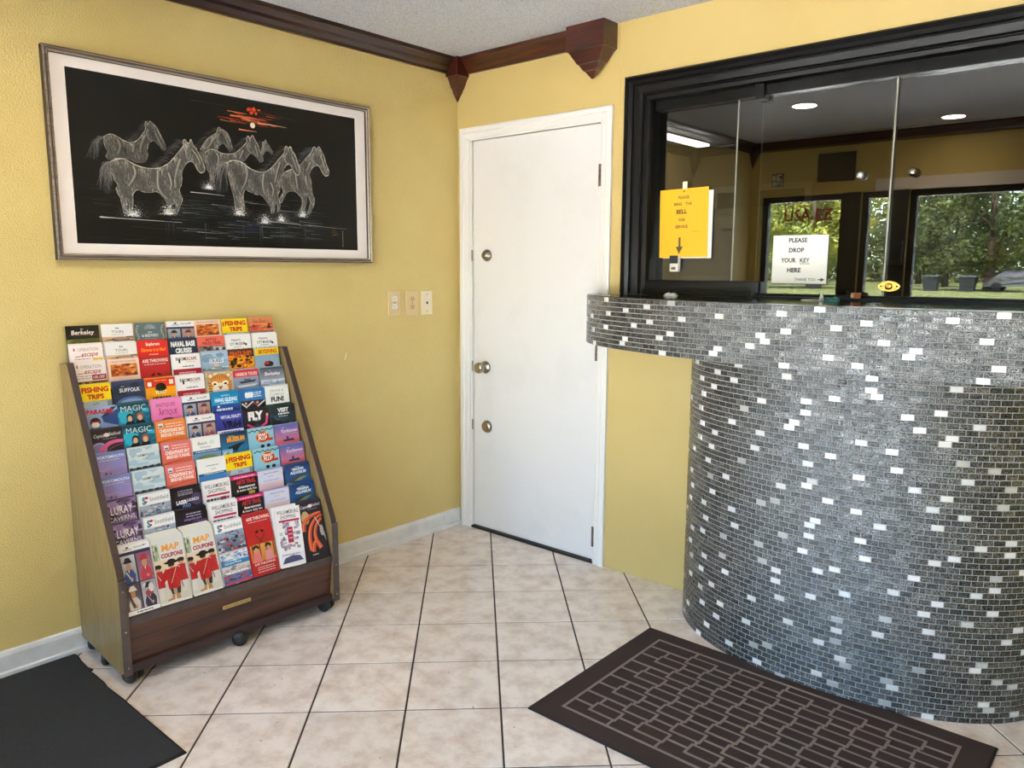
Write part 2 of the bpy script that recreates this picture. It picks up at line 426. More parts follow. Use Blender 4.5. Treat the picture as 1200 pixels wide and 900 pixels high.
# ------------------------------------------------------------------ counter window with black moulded frame
win = struct(boxo('window_1', None, 1.030, 1.045, -.010, 0.0, 1.287, 2.206, M_black))
def wframe(mb):
    prof = [(0, 0), (0, .020), (.010, .030), (.030, .033), (.046, .026), (.050, .019), (.058, .019), (.062, .026), (.092, .022), (.098, .014), (.104, .014), (.110, .020), (.128, .018), (.135, .010), (.138, .004), (.138, -.112)]
    x0, x1, zt, zb = 1.030, 3.186, 2.206, 1.290
    vs = []; fs = []
    for d, pr in prof: vs += [(x0+d, -pr, zb), (x0+d, -pr, zt-d*.82), (x1-d, -pr, zt-d*.82), (x1-d, -pr, zb)]
    for i in range(len(prof)-1):
        for k in range(3): fs.append((i*4+k, i*4+k+1, i*4+5+k, i*4+4+k))
    mb.add(vs, fs, M_black)
P_('window_frame', win, wframe)
def brail(mb):
    mb.box(1.150, 1.650, -.016, .030, 1.290, 1.352, M_black, .004)
    mb.box(1.150, 1.632, -.022, -.012, 1.290, 1.318, M_black, .003)
    mb.box(1.165, 1.640, .030, .075, 1.290, 1.345, M_black, .003)
P_('bottom_rail', win, brail)
P_('pane_stop', win, lambda mb: mb.box(1.612, 1.650, -.010, .055, 2.040, 2.096, M_black, .003))
P_('sill', win, lambda mb: mb.box(1.640, WX1, -.02, .14, 1.280, 1.296, M_black, .002))
P_('sliding_track', win, lambda mb: [mb.box(1.650, WX1, y, y+.006, 1.296, 1.306, M_black) for y in (.016, .030, .044, .058)])
P_('top_track', win, lambda mb: mb.box(WX0, WX1, .012, .07, 2.055, 2.095, M_black, .002))
def pane(x0, x1, y, z0, z1, rz=0.0, gm=None):
    o = boxo('window_pane', win, -(x1-x0)/2, (x1-x0)/2, -.0028, .0028, z0, z1, gm or M_glass)
    o.location = ((x0+x1)/2, y, 0); o.rotation_euler = (0, 0, rz)
    mb = MB(); a = (x1-x0)/2
    for s in (-1, 1): mb.box(s*a-.0022, s*a+.0022, -.0034, .0034, z0, z1, M_edge)
    e = mb.obj('polished_edge', o); return o
pane(1.16, 1.625, .052, 1.30, 2.07, 0, M_glassa)
pane(1.530, 2.112, .037, 1.306, 2.07)
pc = pane(2.104, 3.045, .052, 1.306, 2.07, .004)
P_('finger_knob', win, lambda mb: mb.lathe([(.004, 0), (.006, -.012), (.014, -.016), (.016, -.024), (.011, -.032), (.002, -.034)], 2.183, .047, 1.732, 'y', M_chrome, 18))
P_('finger_knob', win, lambda mb: mb.lathe([(.004, 0), (.006, -.010), (.012, -.013), (.013, -.022), (.009, -.028), (.002, -.030)], 2.014, .034, 1.732, 'y', mat('clear_knob', (210, 208, 204), .1, metal=.6), 12))
def lock(mb):
    pts = [(2.133+.036*math.cos(t)*(1 if abs(math.cos(t)) < .8 else 1.03), 1.341+.0185*math.sin(t)*(abs(math.sin(t))**.15)) for t in [2*PI*k/28 for k in range(28)]]
    mb.prism(pts, .026, .0335, M_brass, 'y')
    mb.lathe([(.012, 0), (.012, -.007), (.009, -.009)], 2.133, .027, 1.341, 'y', M_brass, 18)
    mb.box(2.1322, 2.1338, .0168, .019, 1.334, 1.348, M_blackm)
    for s in (-1, 1): mb.lathe([(.0035, 0), (.0035, -.002)], 2.133+s*.026, .027, 1.341, 'y', M_blackm, 10)
P_('lock_plate', win, lock)

# ------------------------------------------------------------------ front windows (behind the camera, seen mirrored in the counter glass)
for k, (x0, x1, z0, z1) in enumerate(FW):
    nm = 'door_2' if k == 2 else 'window_%d' % (2 + k)
    mb = MB(); fw = .045; m = M_blackm
    mb.box(x0, x0+fw, YF-.10, YF-.04, z0, z1, m); mb.box(x1-fw, x1, YF-.10, YF-.04, z0, z1, m)
    mb.box(x0+fw, x1-fw, YF-.10, YF-.04, z1-fw, z1, m); mb.box(x0+fw, x1-fw, YF-.10, YF-.04, z0, z0+fw, m)
    f = struct(mb.obj(nm))
    boxo('window_pane', f, x0+fw, x1-fw, YF-.074, YF-.068, z0+fw, z1-fw, M_clear)
M_hdr = mat('white_header_board', (226, 214, 204), .5)
mb = MB(); mb.box(1.02, 3.9, YF, YF+.03, 2.0, 2.09, M_hdr, .003); struct(mb.obj('trim_9'))
mb = MB(); mb.box(.79, .91, YF, YF+.03, 0, 2.0, M_blackm); mb.box(1.16, 1.28, YF, YF+.03, 0, 2.0, M_blackm); struct(mb.obj('trim_10'))

# ------------------------------------------------------------------ office behind the counter window
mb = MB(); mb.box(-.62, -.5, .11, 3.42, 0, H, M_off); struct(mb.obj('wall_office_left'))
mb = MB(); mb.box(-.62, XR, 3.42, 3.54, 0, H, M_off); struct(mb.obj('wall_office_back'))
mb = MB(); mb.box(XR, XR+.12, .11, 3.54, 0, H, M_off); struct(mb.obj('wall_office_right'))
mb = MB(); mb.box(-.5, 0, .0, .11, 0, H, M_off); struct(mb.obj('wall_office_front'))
crown_run('trim_11', (XR, 3.42), (-.5, 3.42), (0, -1), M_mahog); crown_run('trim_12', (-.5, .11), (-.5, 3.42), (1, 0), M_mahogy)
block('trim_13', -.5, -.42, 3.34, 3.42, 2.345, (-.49, 3.41), 2.20, M_mahog, 0)
def frame3(mb, x0, x1, z1, y, m, dark):
    mb.box(x0, x0+.05, y-.02, y, 0, z1, m); mb.box(x1-.05, x1, y-.02, y, 0, z1, m); mb.box(x0+.05, x1-.05, y-.02, y, z1-.05, z1, m)
    mb.box(x0+.05, x1-.05, y-.008, y, 0, z1-.05, dark)
M_dim = mat('dim_office_trim', (150, 140, 118), .6); M_dark = mat('dark_doorway', (44, 36, 26), .8)  # trim is white; the office's dimness is put into these colours
mb = MB(); frame3(mb, -.30, .56, 2.10, 3.42, M_dim, M_dark); struct(mb.obj('door_3'))
mb = MB(); mb.box(-.5, -.48, 2.10, 2.95, 1.2, 2.10, M_dim); mb.box(-.48, -.475, 2.15, 2.90, 1.25, 2.05, M_dark); struct(mb.obj('window_6'))

# ------------------------------------------------------------------ lamps
M_lamp = mat('lit_lamp', (255, 244, 226), .5, emit=((255, 240, 224), 4))
M_tube = mat('lit_tube', (255, 255, 250), .5, emit=((255, 250, 240), 5))
for k, (x, y, pw) in enumerate([(.96, -2.08, 8), (1.62, -3.05, 3), (2.75, -1.15, 3)]):
    t = thing('recessed_downlight', ['round lit ceiling downlight nearer the back wall, mirrored at left of the counter glass', 'round lit ceiling downlight nearest the front windows, mirrored at right of the counter glass', 'round lit ceiling downlight over the counter side of the lobby'][k], 'ceiling light', (x, y, H), group='recessed ceiling downlights')
    P_('trim_ring', t, lambda mb: mb.lathe([(.075, 0), (.092, 0), (.092, -.004), (.088, -.008), (.075, -.006)], 0, 0, 0, 'z', M_white, 28))
    P_('lamp_lens', t, lambda mb: mb.lathe([(.0745, 0), (.0745, -.003)], 0, 0, 0, 'z', M_lamp, 28))
    ld = bpy.data.lights.new('downlight', 'AREA'); ld.shape = 'DISK'; ld.size = .14; ld.energy = pw; ld.color = (1, .86, .66); ld.spread = math.radians(170)
    lo = bpy.data.objects.new('downlight', ld); C.objects.link(lo); lo.parent = t; lo.location = (0, 0, -.012)
t = thing('tube_light', 'bright fluorescent tube light on the office ceiling behind the counter glass', 'ceiling light', (-.27, 2.42, H))
P_('housing', t, lambda mb: mb.box(-.06, .06, -.75, .75, -.012, 0, M_white))
P_('tube_diffuser', t, lambda mb: mb.box(-.055, .055, -.74, .74, -.03, -.012, M_tube, .006))

# ------------------------------------------------------------------ mosaic counter
def super_path(cx, a, b, n, N=900):
    pts = []
    for k in range(N+1):
        t = PI - PI*k/N; c, s = math.cos(t), max(0, math.sin(t))
        pts.append(Vector((cx + a*math.copysign(abs(c)**(2/n), c), -b*s**(2/n), 0)))
    L = [0]
    for k in range(N): L.append(L[-1] + (pts[k+1]-pts[k]).length)
    return pts, L
def at_len(pts, L, s):
    import bisect
    k = min(max(bisect.bisect_right(L, s)-1, 0), len(pts)-2); t = (s-L[k])/max(L[k+1]-L[k], 1e-9)
    p = pts[k].lerp(pts[k+1], t); d = (pts[k+1]-pts[k]).normalized()
    return p, d
def tile_mat(name, lo, hi, rough, metal, scale, bump):
    m = bpy.data.materials.new(name); m.use_nodes = True; n = m.node_tree.nodes; l = m.node_tree.links; b = n['Principled BSDF']
    geo = n.new('ShaderNodeNewGeometry'); mp = n.new('ShaderNodeMapping'); mp.inputs['Scale'].default_value = (1, 1, 2.2); l.new(geo.outputs['Position'], mp.inputs[0])
    t = n.new('ShaderNodeTexNoise'); t.inputs['Scale'].default_value = scale; t.inputs['Detail'].default_value = 2; l.new(mp.outputs[0], t.inputs['Vector'])
    cr = n.new('ShaderNodeValToRGB'); cr.color_ramp.elements[0].position = .46; cr.color_ramp.elements[1].position = .56
    cr.color_ramp.elements[0].color = L4(lo); cr.color_ramp.elements[1].color = L4(hi); l.new(t.outputs['Fac'], cr.inputs[0]); l.new(cr.outputs[0], b.inputs['Base Color'])
    b.inputs['Roughness'].default_value = rough; b.inputs['Metallic'].default_value = metal
    bp = n.new('ShaderNodeBump'); bp.inputs['Strength'].default_value = bump; bp.inputs['Distance'].default_value = .002
    l.new(t.outputs['Fac'], bp.inputs['Height']); l.new(bp.outputs[0], b.inputs['Normal'])
    return m
M_td = [tile_mat('crackled_grey_glass_%s' % n_, lo, hi, .22, .85, 300, .8) for n_, lo, hi in (('dark', (8, 8, 9), (136, 136, 138)), ('mid', (10, 10, 11), (158, 158, 160)), ('light', (14, 14, 15), (178, 178, 180)))]
M_ta = [mat('silver_mirror_tile', (244, 242, 240), .2, metal=.35, bump=(60, .1, .002)), mat('pearl_mirror_tile', (246, 240, 240), .25, metal=.3), mat('satin_silver_tile', (226, 226, 224), .22, metal=.55)]
M_tg = mat('pale_mosaic_grout', (156, 156, 152), .8)
def tile_geo(w_, h_, d, e=.0012):
    a, b = w_/2, h_/2
    vs = [(-a, 0, -b), (a, 0, -b), (a, 0, b), (-a, 0, b), (-a+e, -d, -b+e), (a-e, -d, -b+e), (a-e, -d, b-e), (-a+e, -d, b-e)]
    return vs, [(4, 5, 6, 7), (0, 1, 5, 4), (1, 2, 6, 5), (2, 3, 7, 6), (3, 0, 4, 7)]
TW, TH, TG = .0352, .0186, .0022
tv, tf = tile_geo(TW-TG, TH-TG, .0022)
def tile_mesh(m):
    me = bpy.data.meshes.new('mosaic_tile'); me.from_pydata(tv, [], tf); me.materials.append(m); me.update(); return me
TM = [tile_mesh(m) for m in M_td + M_ta]
def counter(name, label, cx, a, b, n, z0, z1, top_m):
    pts, L = super_path(cx, a, b, n)
    t = thing(name, label, 'counter', (cx, -.003, z0))
    core = MB(); q = [(p.x-cx, p.y) for p in pts[::12]]
    # core: slab with curved face, stops at the wall
    core.prism(q, 0, z1-z0, M_tg, 'z'); co = core.obj('curved_core', t)
    if top_m is not None:
        tp = MB(); tp.prism([(x*1.0025, y*1.004) for x, y in q], z1-z0, z1-z0+.004, top_m, 'z'); tp.obj('stone_top', t)
    rows = int(round((z1-z0)/TH)); th = (z1-z0)/rows; tiles = []; used_ = [3]
    for r in range(rows):
        z = z0 + (r+.5)*th; s0 = (r % 2)*TW/2; cnt = int(L[-1]/TW)
        off = random.choice([q for q in range(13) if all(min((q-u) % 13, (u-q) % 13) > 2 for u in used_[-2:])]); used_.append(off)
        nxt = off
        for c in range(cnt):
            s = s0 + (c+.5)*TW
            if s > L[-1]-TW/2: continue
            if c == nxt: acc = True; nxt += random.choice((11, 12, 13, 13, 14, 16))
            else: acc = False
            p, d = at_len(pts, L, s); ang = math.atan2(d.y, d.x)
            k = 3+random.choice((0, 0, 1, 2)) if acc else random.choice((0, 0, 1, 1, 2))
            j = .012 if not acc else .02
            nrm = Vector((math.sin(ang), -math.cos(ang), 0))
            P = Vector((p.x, p.y, z)) + nrm*.0002
            rot = Matrix.Rotation(ang + random.gauss(0, j), 4, 'Z') @ Matrix.Rotation(random.gauss(0, j), 4, 'X')
            face = (CAM-P).normalized().dot(nrm); dist = (CAM-P).length
            tiles.append((face/dist**2 if face > .05 else 0, P, rot, k))
    tiles.sort(key=lambda e: -e[0])
    for sc, P, rot, k in tiles[:300]:
        o = bpy.data.objects.new('mosaic_tile', TM[k]); C.objects.link(o); o.parent = t
        o.matrix_local = Matrix.Translation(P - Vector((cx, 0, z0))) @ rot
    rest = MB(); allm = M_td + M_ta
    for sc, P, rot, k in tiles[300:]:
        mtx = Matrix.Translation(P - Vector((cx, 0, z0))) @ rot
        rest.add([mtx @ Vector(v) for v in tv], tf, allm[k])
    me = rest.mesh('mosaic_field'); o = bpy.data.objects.new('mosaic_field', me); C.objects.link(o); o.parent = t; o['kind'] = 'stuff'
    return t
counter('mosaic_counter', 'curved lower counter clad in grey and silver brick mosaic standing on the tiled floor', 2.085, .645, .445, 2.1, .0, 1.078, None)
counter('mosaic_ledge', 'wide curved mosaic ledge with a black top above the narrower counter, under the window', 2.07, 1.18, .462, 2.0, 1.078, 1.284, M_granite)

# ------------------------------------------------------------------ wall plates
def plate(name, label, y, z, w_, h_, m, kind):
    t = thing(name, label, 'wall plate', (0, y, z))
    boxo('cover_plate', t, 0, .006, -w_/2, w_/2, -h_/2, h_/2, m, .002)
    if kind:
        ms = mat(name+'_socket', kind, .4)
        for s in (-1, 1):
            def sock(mb, s=s):
                pts = [(.0165*math.cos(a), s*.0195 + max(-.0125, min(.0125, .0165*math.sin(a)))) for a in [2*PI*k/20 for k in range(20)]]
                mb.prism(pts, .0055, .008, ms, 'x')
                for dy in (-.006, .006): mb.box(.0078, .0084, dy-.001, dy+.001, s*.0195-.002, s*.0195+.006, M_blackm)
                mb.lathe([(.002, 0), (.002, .0004)], .008, 0, s*.0195-.0075, 'x', M_blackm, 8)
            P_('socket', t, sock)
        P_('screw', t, lambda mb: mb.lathe([(.0028, 0), (.0028, .0012)], .006, 0, 0, 'x', M_chrome, 10))
    else:
        P_('jack', t, lambda mb: mb.box(.0055, .0075, -.005, .005, -.007, .006, M_blackm))
        for s in (-1, 1): P_('screw', t, lambda mb, s=s: mb.lathe([(.0028, 0), (.0028, .0012)], .006, 0, s*.043, 'x', M_chrome, 10))
plate('outlet_plate', 'beige outlet plate with white sockets, left of the three wall plates', -.447, 1.230, .076, .120, M_plas, (240, 236, 228))
plate('outlet_plate', 'beige outlet plate with beige sockets, middle of the three wall plates', -.332, 1.225, .076, .122, M_plas, (206, 178, 128))
plate('jack_plate', 'pale cream wall plate with a small dark jack, right of the three wall plates', -.232, 1.224, .072, .120, M_plasw, None)

# ------------------------------------------------------------------ horse painting
HORSES = {'b':[[114,373,124,381,141,386,160,380,184,366,212,363,233,377,252,402,264,421,260,434,265,448,273,434,280,450,288,443,304,430,314,407,333,370,333,354,321,349,310,362,294,380,280,378,268,363,263,340,265,318,251,296,222,295,200,305,172,305,149,303,129,295,117,299,117,313,126,319,116,338,112,356],[215,366,239,386,254,410,268,429,290,444],[115,375,99,372,88,362,73,330,57,297,78,290,89,305,105,339,113,357],[270,418,264,403,269,384,286,380],[[159,370,169,349,156,317],[214,355,210,329],[260,397,241,361,236,332],[296,407,309,380,320,358]],[288,410]],'e':[[728,385,733,402,739,420,737,431,745,429,754,443,757,429,769,420,778,404,787,391,779,385,764,395,752,397,739,377,731,373],[728,391,735,412,746,427],[],[747,421,743,409,752,401],[],[757,421]],'c':[[468,369,479,389,498,412,520,429,540,441,542,455,550,465,556,453,567,456,581,447,591,435,598,413,604,389,599,375,587,376,576,394,567,404,554,400,540,380,536,370,502,366,478,363],[468,372,491,406,516,430,545,449,567,458],[],[547,436,537,418,543,403,557,402],[[573,429,589,392],[526,417,496,375]],[567,431]],'d':[[486,358,506,376,531,374,559,363,588,365,614,372,641,395,669,423,665,433,672,448,682,436,694,454,702,435,716,417,726,384,739,362,732,346,716,349,700,373,679,379,665,361,649,339,623,338,594,340,579,341,557,333,544,329,531,304,517,280,517,248,499,246,501,282,491,297,484,329],[610,374,637,398,661,420,684,435],[487,364,473,362,464,346,466,321,477,296,484,322],[674,419,665,401,672,383,689,380],[[534,363,543,341,531,314],[562,353,587,346],[648,386,631,351],[702,412,715,366]],[695,412]],'a':[[132,291,149,300,172,305,194,298,216,287,244,280,279,279,313,287,341,305,367,334,388,360,402,378,399,388,406,402,416,388,424,387,432,406,438,385,452,370,462,351,474,327,483,301,479,287,466,281,455,287,446,304,435,321,420,321,409,312,397,293,387,271,388,254,386,236,379,217,374,206,379,196,387,175,374,148,362,120,351,120,359,150,354,163,341,149,333,119,322,118,329,151,315,174,292,199,268,191,238,191,216,201,200,180,200,152,194,111,182,110,186,139,181,170,177,150,177,110,164,109,160,138,155,166,144,182,142,196,150,210,138,226,130,248,128,270],[303,284,335,305,361,337,381,362,398,382,418,390],[135,292,112,285,100,262,91,233,82,202,95,189,110,174,120,180,124,214,130,253],[420,377,407,357,410,333,423,324],[[207,280,215,261,207,238,185,208],[297,272,291,228,298,199,327,172],[336,270,346,232,338,205],[385,325,367,281,359,245],[359,245,360,216],[432,365,453,344,464,312]],[436,354]],'f':[[833,316,866,333,900,344,916,356,945,389,976,419,981,436,992,440,998,425,1012,447,1023,426,1037,406,1045,376,1063,345,1057,325,1041,319,1026,334,1009,363,989,361,973,349,955,317,968,289,970,257,971,235,982,217,976,188,954,150,941,152,956,187,957,212,939,236,930,239,944,217,937,189,916,152,899,158,918,188,916,217,888,242,854,242,835,225,815,188,803,191,812,216,829,235,814,262,815,294],[913,356,945,394,972,419,1003,429],[],[985,413,972,390,980,369,1000,364],[[887,325,891,279,896,251],[937,311,942,269],[965,371,942,333],[1019,406,1040,350]],[1011,398]],'g':[[573,330,590,340,612,344,638,341,667,321,705,308,744,309,777,332,811,370,838,397,838,411,847,429,857,415,868,430,876,411,890,395,901,365,913,334,908,316,895,310,880,324,865,351,847,354,833,330,820,301,811,279,811,244,797,219,808,188,805,153,791,152,795,177,783,197,784,172,776,144,762,143,761,168,743,194,722,217,700,214,663,226,648,235,637,204,644,167,643,144,630,143,626,170,622,193,621,142,602,141,601,175,596,208,581,263,574,302],[744,311,781,339,811,373,836,400,857,413],[580,337,557,332,541,302,525,262,513,221,536,209,567,216,572,266,573,305],[848,398,835,379,841,359,859,354],[[649,336,663,307,655,266,633,231],[736,304,726,258,736,218],[766,269,779,242,771,214],[814,356,796,313,786,270],[869,390,884,363,895,329]],[869,386]]}
py0, pz0 = -1.880, 1.478
PW, PH = 1.210, .588
t = thing('framed_painting', 'wide framed painting of white horses running through dark water, on the left wall', 'painting', (0.0, -1.2705, 1.772))
M_fr = wood('pewter_frame', (70, 58, 50), (142, 124, 108), 40, 'y', .35); M_frd = mat('dark_frame_line', (36, 28, 24), .4); M_frl = mat('silver_frame_lip', (176, 164, 150), .3, metal=.5)
def pframe(mb):
    hw, hh = .6765, .352
    prof = [(0, 0, M_frd), (0, .026, M_fr), (.006, .030, M_frl), (.009, .027, M_frd), (.011, .029, M_fr), (.017, .029, M_frl), (.020, .024, M_frd), (.022, .012, None)]
    cs = [(-1, -1), (1, -1), (1, 1), (-1, 1)]
    for i in range(len(prof)-1):
        (d0, p0, m), (d1, p1, _) = prof[i], prof[i+1]
        vs = [(p0, sx*(hw-d0), sz*(hh-d0)) for sx, sz in cs] + [(p1, sx*(hw-d1), sz*(hh-d1)) for sx, sz in cs]
        mb.add(vs, [(k, (k+1) % 4, 4+(k+1) % 4, 4+k) for k in range(4)], m)
    mb.box(0, .004, -hw+.002, hw-.002, -hh+.002, hh-.002, M_frd)
P_('frame', t, pframe)
def matb(mb):
    o_, z_ = .656, .332; iy0, iy1, iz0, iz1 = -.607, .603, -.294, .294
    vs = [(.014, -o_, -z_), (.014, o_, -z_), (.014, o_, z_), (.014, -o_, z_), (.014, iy0, iz0), (.014, iy1, iz0), (.014, iy1, iz1), (.014, iy0, iz1),
          (.011, iy0, iz0), (.011, iy1, iz0), (.011, iy1, iz1), (.011, iy0, iz1)]
    mb.add(vs, [(k, (k+1) % 4, 4+(k+1) % 4, 4+k) for k in range(4)] + [(4+k, 4+(k+1) % 4, 8+(k+1) % 4, 8+k) for k in range(4)], mat('white_linen_mat', (248, 240, 238), .7, bump=(400, .2, .001)))
P_('mat_board', t, matb)
R = random.Random(3)
pr = Print(1, 1, .0005, raw=True, dl=3e-6, K=24)
def g_(v, w_=0): return (int(v*(1+w_*.03)), int(v), int(v*(1-w_*.05)))
pr.r(0, 0, PW, PH, (9, 9, 10), (13, 13, 13))
def rnd_stroke(x, z, ln, wd, c, sl=0.0):
    pr.st([(x, z), (x+ln*.5, z+sl*ln*.5+R.uniform(-.001, .001)), (x+ln, z+sl*ln)], wd, c, wd*.25)
pr.grp()
for k in range(150):
    x = R.uniform(.01, 1.0); z = R.uniform(.01, .21); v = R.uniform(24, 62)
    rnd_stroke(x, z, R.uniform(.04, .19), R.uniform(.0008, .0022), (v*.85, v*.92, v), R.uniform(-.06, .03))
for k in range(90):
    x = R.uniform(.30, .98); z = R.uniform(.03, .19); v = R.uniform(60, 180)
    rnd_stroke(x, z, R.uniform(.04, .14), R.uniform(.0006, .0016), (v*.9, v*.95, v), R.uniform(-.06, .02))
rnd_stroke(.08, .094, .30, .0026, (205, 208, 212), -.02); rnd_stroke(.085, .094, .05, .005, (215, 218, 222), -.02); rnd_stroke(.42, .205, .14, .0025, (220, 222, 226), -.03); rnd_stroke(.75, .11, .40, .0018, (210, 212, 214), -.04)
for k in range(22):
    x = R.choice((.2, .33, .49, .62, .73, .81, .92))+R.uniform(-.02, .02); v = R.uniform(35, 85); pr.st([(x, .09), (x+R.uniform(-.004, .004), R.uniform(.005, .05))], .004, (v*.8, v*.88, v), .001)
for k in range(10): rnd_stroke(R.uniform(.55, .68), R.uniform(.06, .1), .05, .003, (30, 44, 96), -.05)
# moon and red clouds
pr.grp()
for k in range(46):
    x = 697+R.gauss(0, 60); z = 515+R.gauss(0, 14); c = R.choice(((190, 60, 30), (214, 92, 50), (120, 34, 20), (90, 26, 18), (226, 150, 110), (70, 30, 26)))
    ln = R.uniform(.02, .10); rnd_stroke(x/1000-ln/2, z/1000, ln, R.uniform(.001, .005), c, R.uniform(-.08, .06))
for k in range(16): pr.e(.697+R.gauss(0, .018), .547+R.gauss(0, .006), R.uniform(.004, .012), R.uniform(.003, .007), R.choice(((226, 64, 28), (240, 84, 36), (170, 40, 22))), 8)
rnd_stroke(.60, .515, .16, .006, (236, 120, 70)); rnd_stroke(.72, .502, .135, .006, (232, 170, 140), -.01); rnd_stroke(.635, .466, .08, .006, (226, 130, 90))
rnd_stroke(.44, .548, .20, .0015, (92, 62, 50)); rnd_stroke(.70, .545, .2, .0012, (110, 96, 84), -.05)
pr.grp(); pr.e(.697, .489, .011, .011, (250, 236, 214), 18)
def pair(l): return [(l[i]/1000, l[i+1]/1000) for i in range(0, len(l), 2)]
def inside(x, z, P):
    c = False; j = len(P)-1
    for i in range(len(P)):
        if (P[i][1] > z) != (P[j][1] > z) and x < (P[j][0]-P[i][0])*(z-P[i][1])/(P[j][1]-P[i][1])+P[i][0]: c = not c
        j = i
    return c
def tri_fill(P, c):
    from mathutils.geometry import tessellate_polygon
    tr = tessellate_polygon([[Vector((x, z, 0)) for x, z in P]]); pr.push(P, [tuple(q) for q in tr], c)
def smooth_line(P, it=2):
    for _ in range(it):
        Q = [P[0]]
        for a, b in zip(P, P[1:]): Q += [(a[0]*.75+b[0]*.25, a[1]*.75+b[1]*.25), (a[0]*.25+b[0]*.75, a[1]*.25+b[1]*.75)]
        P = Q + [P[-1]]
    return P
for key in 'becdafg':
    body, mane, tail, face, lines, eye = HORSES[key]
    B = smooth_line(pair(body)+[pair(body)[0]], 1)[:-1]; big = key in 'afg'
    dim = {'b': .82, 'e': .75, 'c': .85, 'd': .92}.get(key, 1.0)
    pr.grp()
    if tail:
        T = pair(tail); tri_fill(T, g_(34)); pr.grp()
        x0, z0 = T[0]
        for k in range(90 if big else 50):
            e = T[R.randrange(2, len(T))]; f = R.uniform(.6, 1.06)
            mx = (x0+e[0])/2 - R.uniform(0, .02); mz = max(z0, e[1])*.5+(z0+e[1])*.25
            pr.st(smooth_line([(x0, z0-R.uniform(0, .008)), (mx, mz), (x0+(e[0]-x0)*f+R.uniform(-.008, .008), z0+(e[1]-z0)*f)], 1), .0016, g_(R.uniform(50, 150)*dim), .0005)
    if mane:
        Mn = smooth_line(pair(mane), 2)
        for k in range(190 if big else 110):
            i = R.randrange(len(Mn)); x, z = Mn[i]; ln = R.uniform(.018, .05)*(1 if big else .75); up = R.uniform(-.1, .55)
            pr.st([(x, z), (x-ln*.5, z+ln*.25*up+.003), (x-ln, z+ln*(up-.35))], .0014, g_(R.uniform(24, 105)*dim), .0004)
    pr.grp(); tri_fill(B, g_(84*dim)); pr.grp()
    cx = sum(p[0] for p in B)/len(B); cz = sum(p[1] for p in B)/len(B)
    xs = [p[0] for p in B]; zs = [p[1] for p in B]
    # soft fur strokes: brighter towards the contour
    nst = int(5200*(max(xs)-min(xs))*(max(zs)-min(zs))/.07) if big else 1500
    for k in range(min(nst, 3600)):
        x = R.uniform(min(xs), max(xs)); z = R.uniform(min(zs), max(zs))
        if not inside(x, z, B): continue
        d = min((x-a)**2+(z-b)**2 for a, b in B[::2])**.5
        v = 74+110*math.exp(-d/.013)+R.uniform(-44, 56)+28*math.sin(x*90+z*40)
        ln = R.uniform(.006, .018); a = PI/2+R.uniform(-.5, .3)
        ex, ez = x+ln*math.cos(a), z-ln*math.sin(a)
        if not inside(ex, ez, B): continue
        pr.st([(x, z), (ex, ez)], .0015, g_(max(16, v)*dim, 1), .0006)
    pr.grp()
    for Ln in lines:
        Q = smooth_line(pair(Ln), 2)
        for o_ in range(11): pr.st([(x+o_*.0011-.001, z+R.uniform(-.001, .001)) for x, z in Q], .0014, g_((186-o_*13+R.uniform(-18, 18))*dim, 1), .0005)
    pr.grp(); F = smooth_line(pair(face), 2); pr.st(F, .0020, g_(185*dim), .001); pr.st([(x+.004, z) for x, z in F], .004, g_(128*dim), .001)
    pr.grp(); Q = B+[B[0]]; [pr.st([Q[i], Q[i+1]], R.uniform(.0008, .0022), g_(R.uniform(110, 205)*dim, 1)) for i in range(len(Q)-1)]
    k0 = len(B)//3
    [pr.st([(Q[i][0], Q[i][1]-.0015), (Q[i+1][0], Q[i+1][1]-.0015)], R.uniform(.0014, .003), g_(R.uniform(160, 235)*dim, 1)) for i in range(int(len(Q)*.42))]
    pr.grp(); ex, ez = pair(eye)[0]; pr.e(ex, ez, .004, .0035, g_(12), 8); pr.e(ex+.001, ez+.001, .001, .001, g_(230), 6)
pr.grp()
for x, z, s in ((.198, .106, 1), (.330, .119, 1.1), (.494, .227, .55), (.620, .132, 1), (.734, .104, 1.1), (.812, .118, .7), (.917, .141, .8)):
    for k in range(620):
        a = R.gauss(0, .034*s); b = abs(R.gauss(0, .030*s))-.008; v = R.uniform(90, 200)*math.exp(-(a*a+b*b)/(.0022*s))+45
        d = R.uniform(.0007, .0016); pr.push([(x+a-d, z+b), (x+a+d, z+b-d*.3), (x+a, z+b+d)], [(0, 1, 2)], (min(250, v*.96), min(250, v*.98), min(252, v)))
    for k in range(150):
        a = R.gauss(0, .010*s); b = abs(R.gauss(0, .012*s))-.004; d = R.uniform(.0012, .003); pr.push([(x+a-d, z+b), (x+a+d, z+b-d*.3), (x+a, z+b+d)], [(0, 1, 2)], (238, 240, 242))
R2 = [(1.1, .02), (1.105, .10)]
for k in range(9): pr.st([(1.125, .015+k*.008), (1.126, .019+k*.008)], .0022, (226, 224, 170))
for k in range(10): rnd_stroke(1.06+R.uniform(0, .03), R.uniform(.06, .1), .02, .004, (86, 66, 40))
pm = MB(); pm.box(0, PW, 0, .002, 0, PH, M_blackm)
M_pic = mat('painted_velvet', (255, 255, 255), .42, attr=True, spec=.35)
me = print_mesh('horse_picture', pr, pm, M_pic); o = bpy.data.objects.new('horse_picture', me); C.objects.link(o); o.parent = t
o.rotation_euler = (0, 0, PI/2); o.location = (.0095, -.607, -.294)

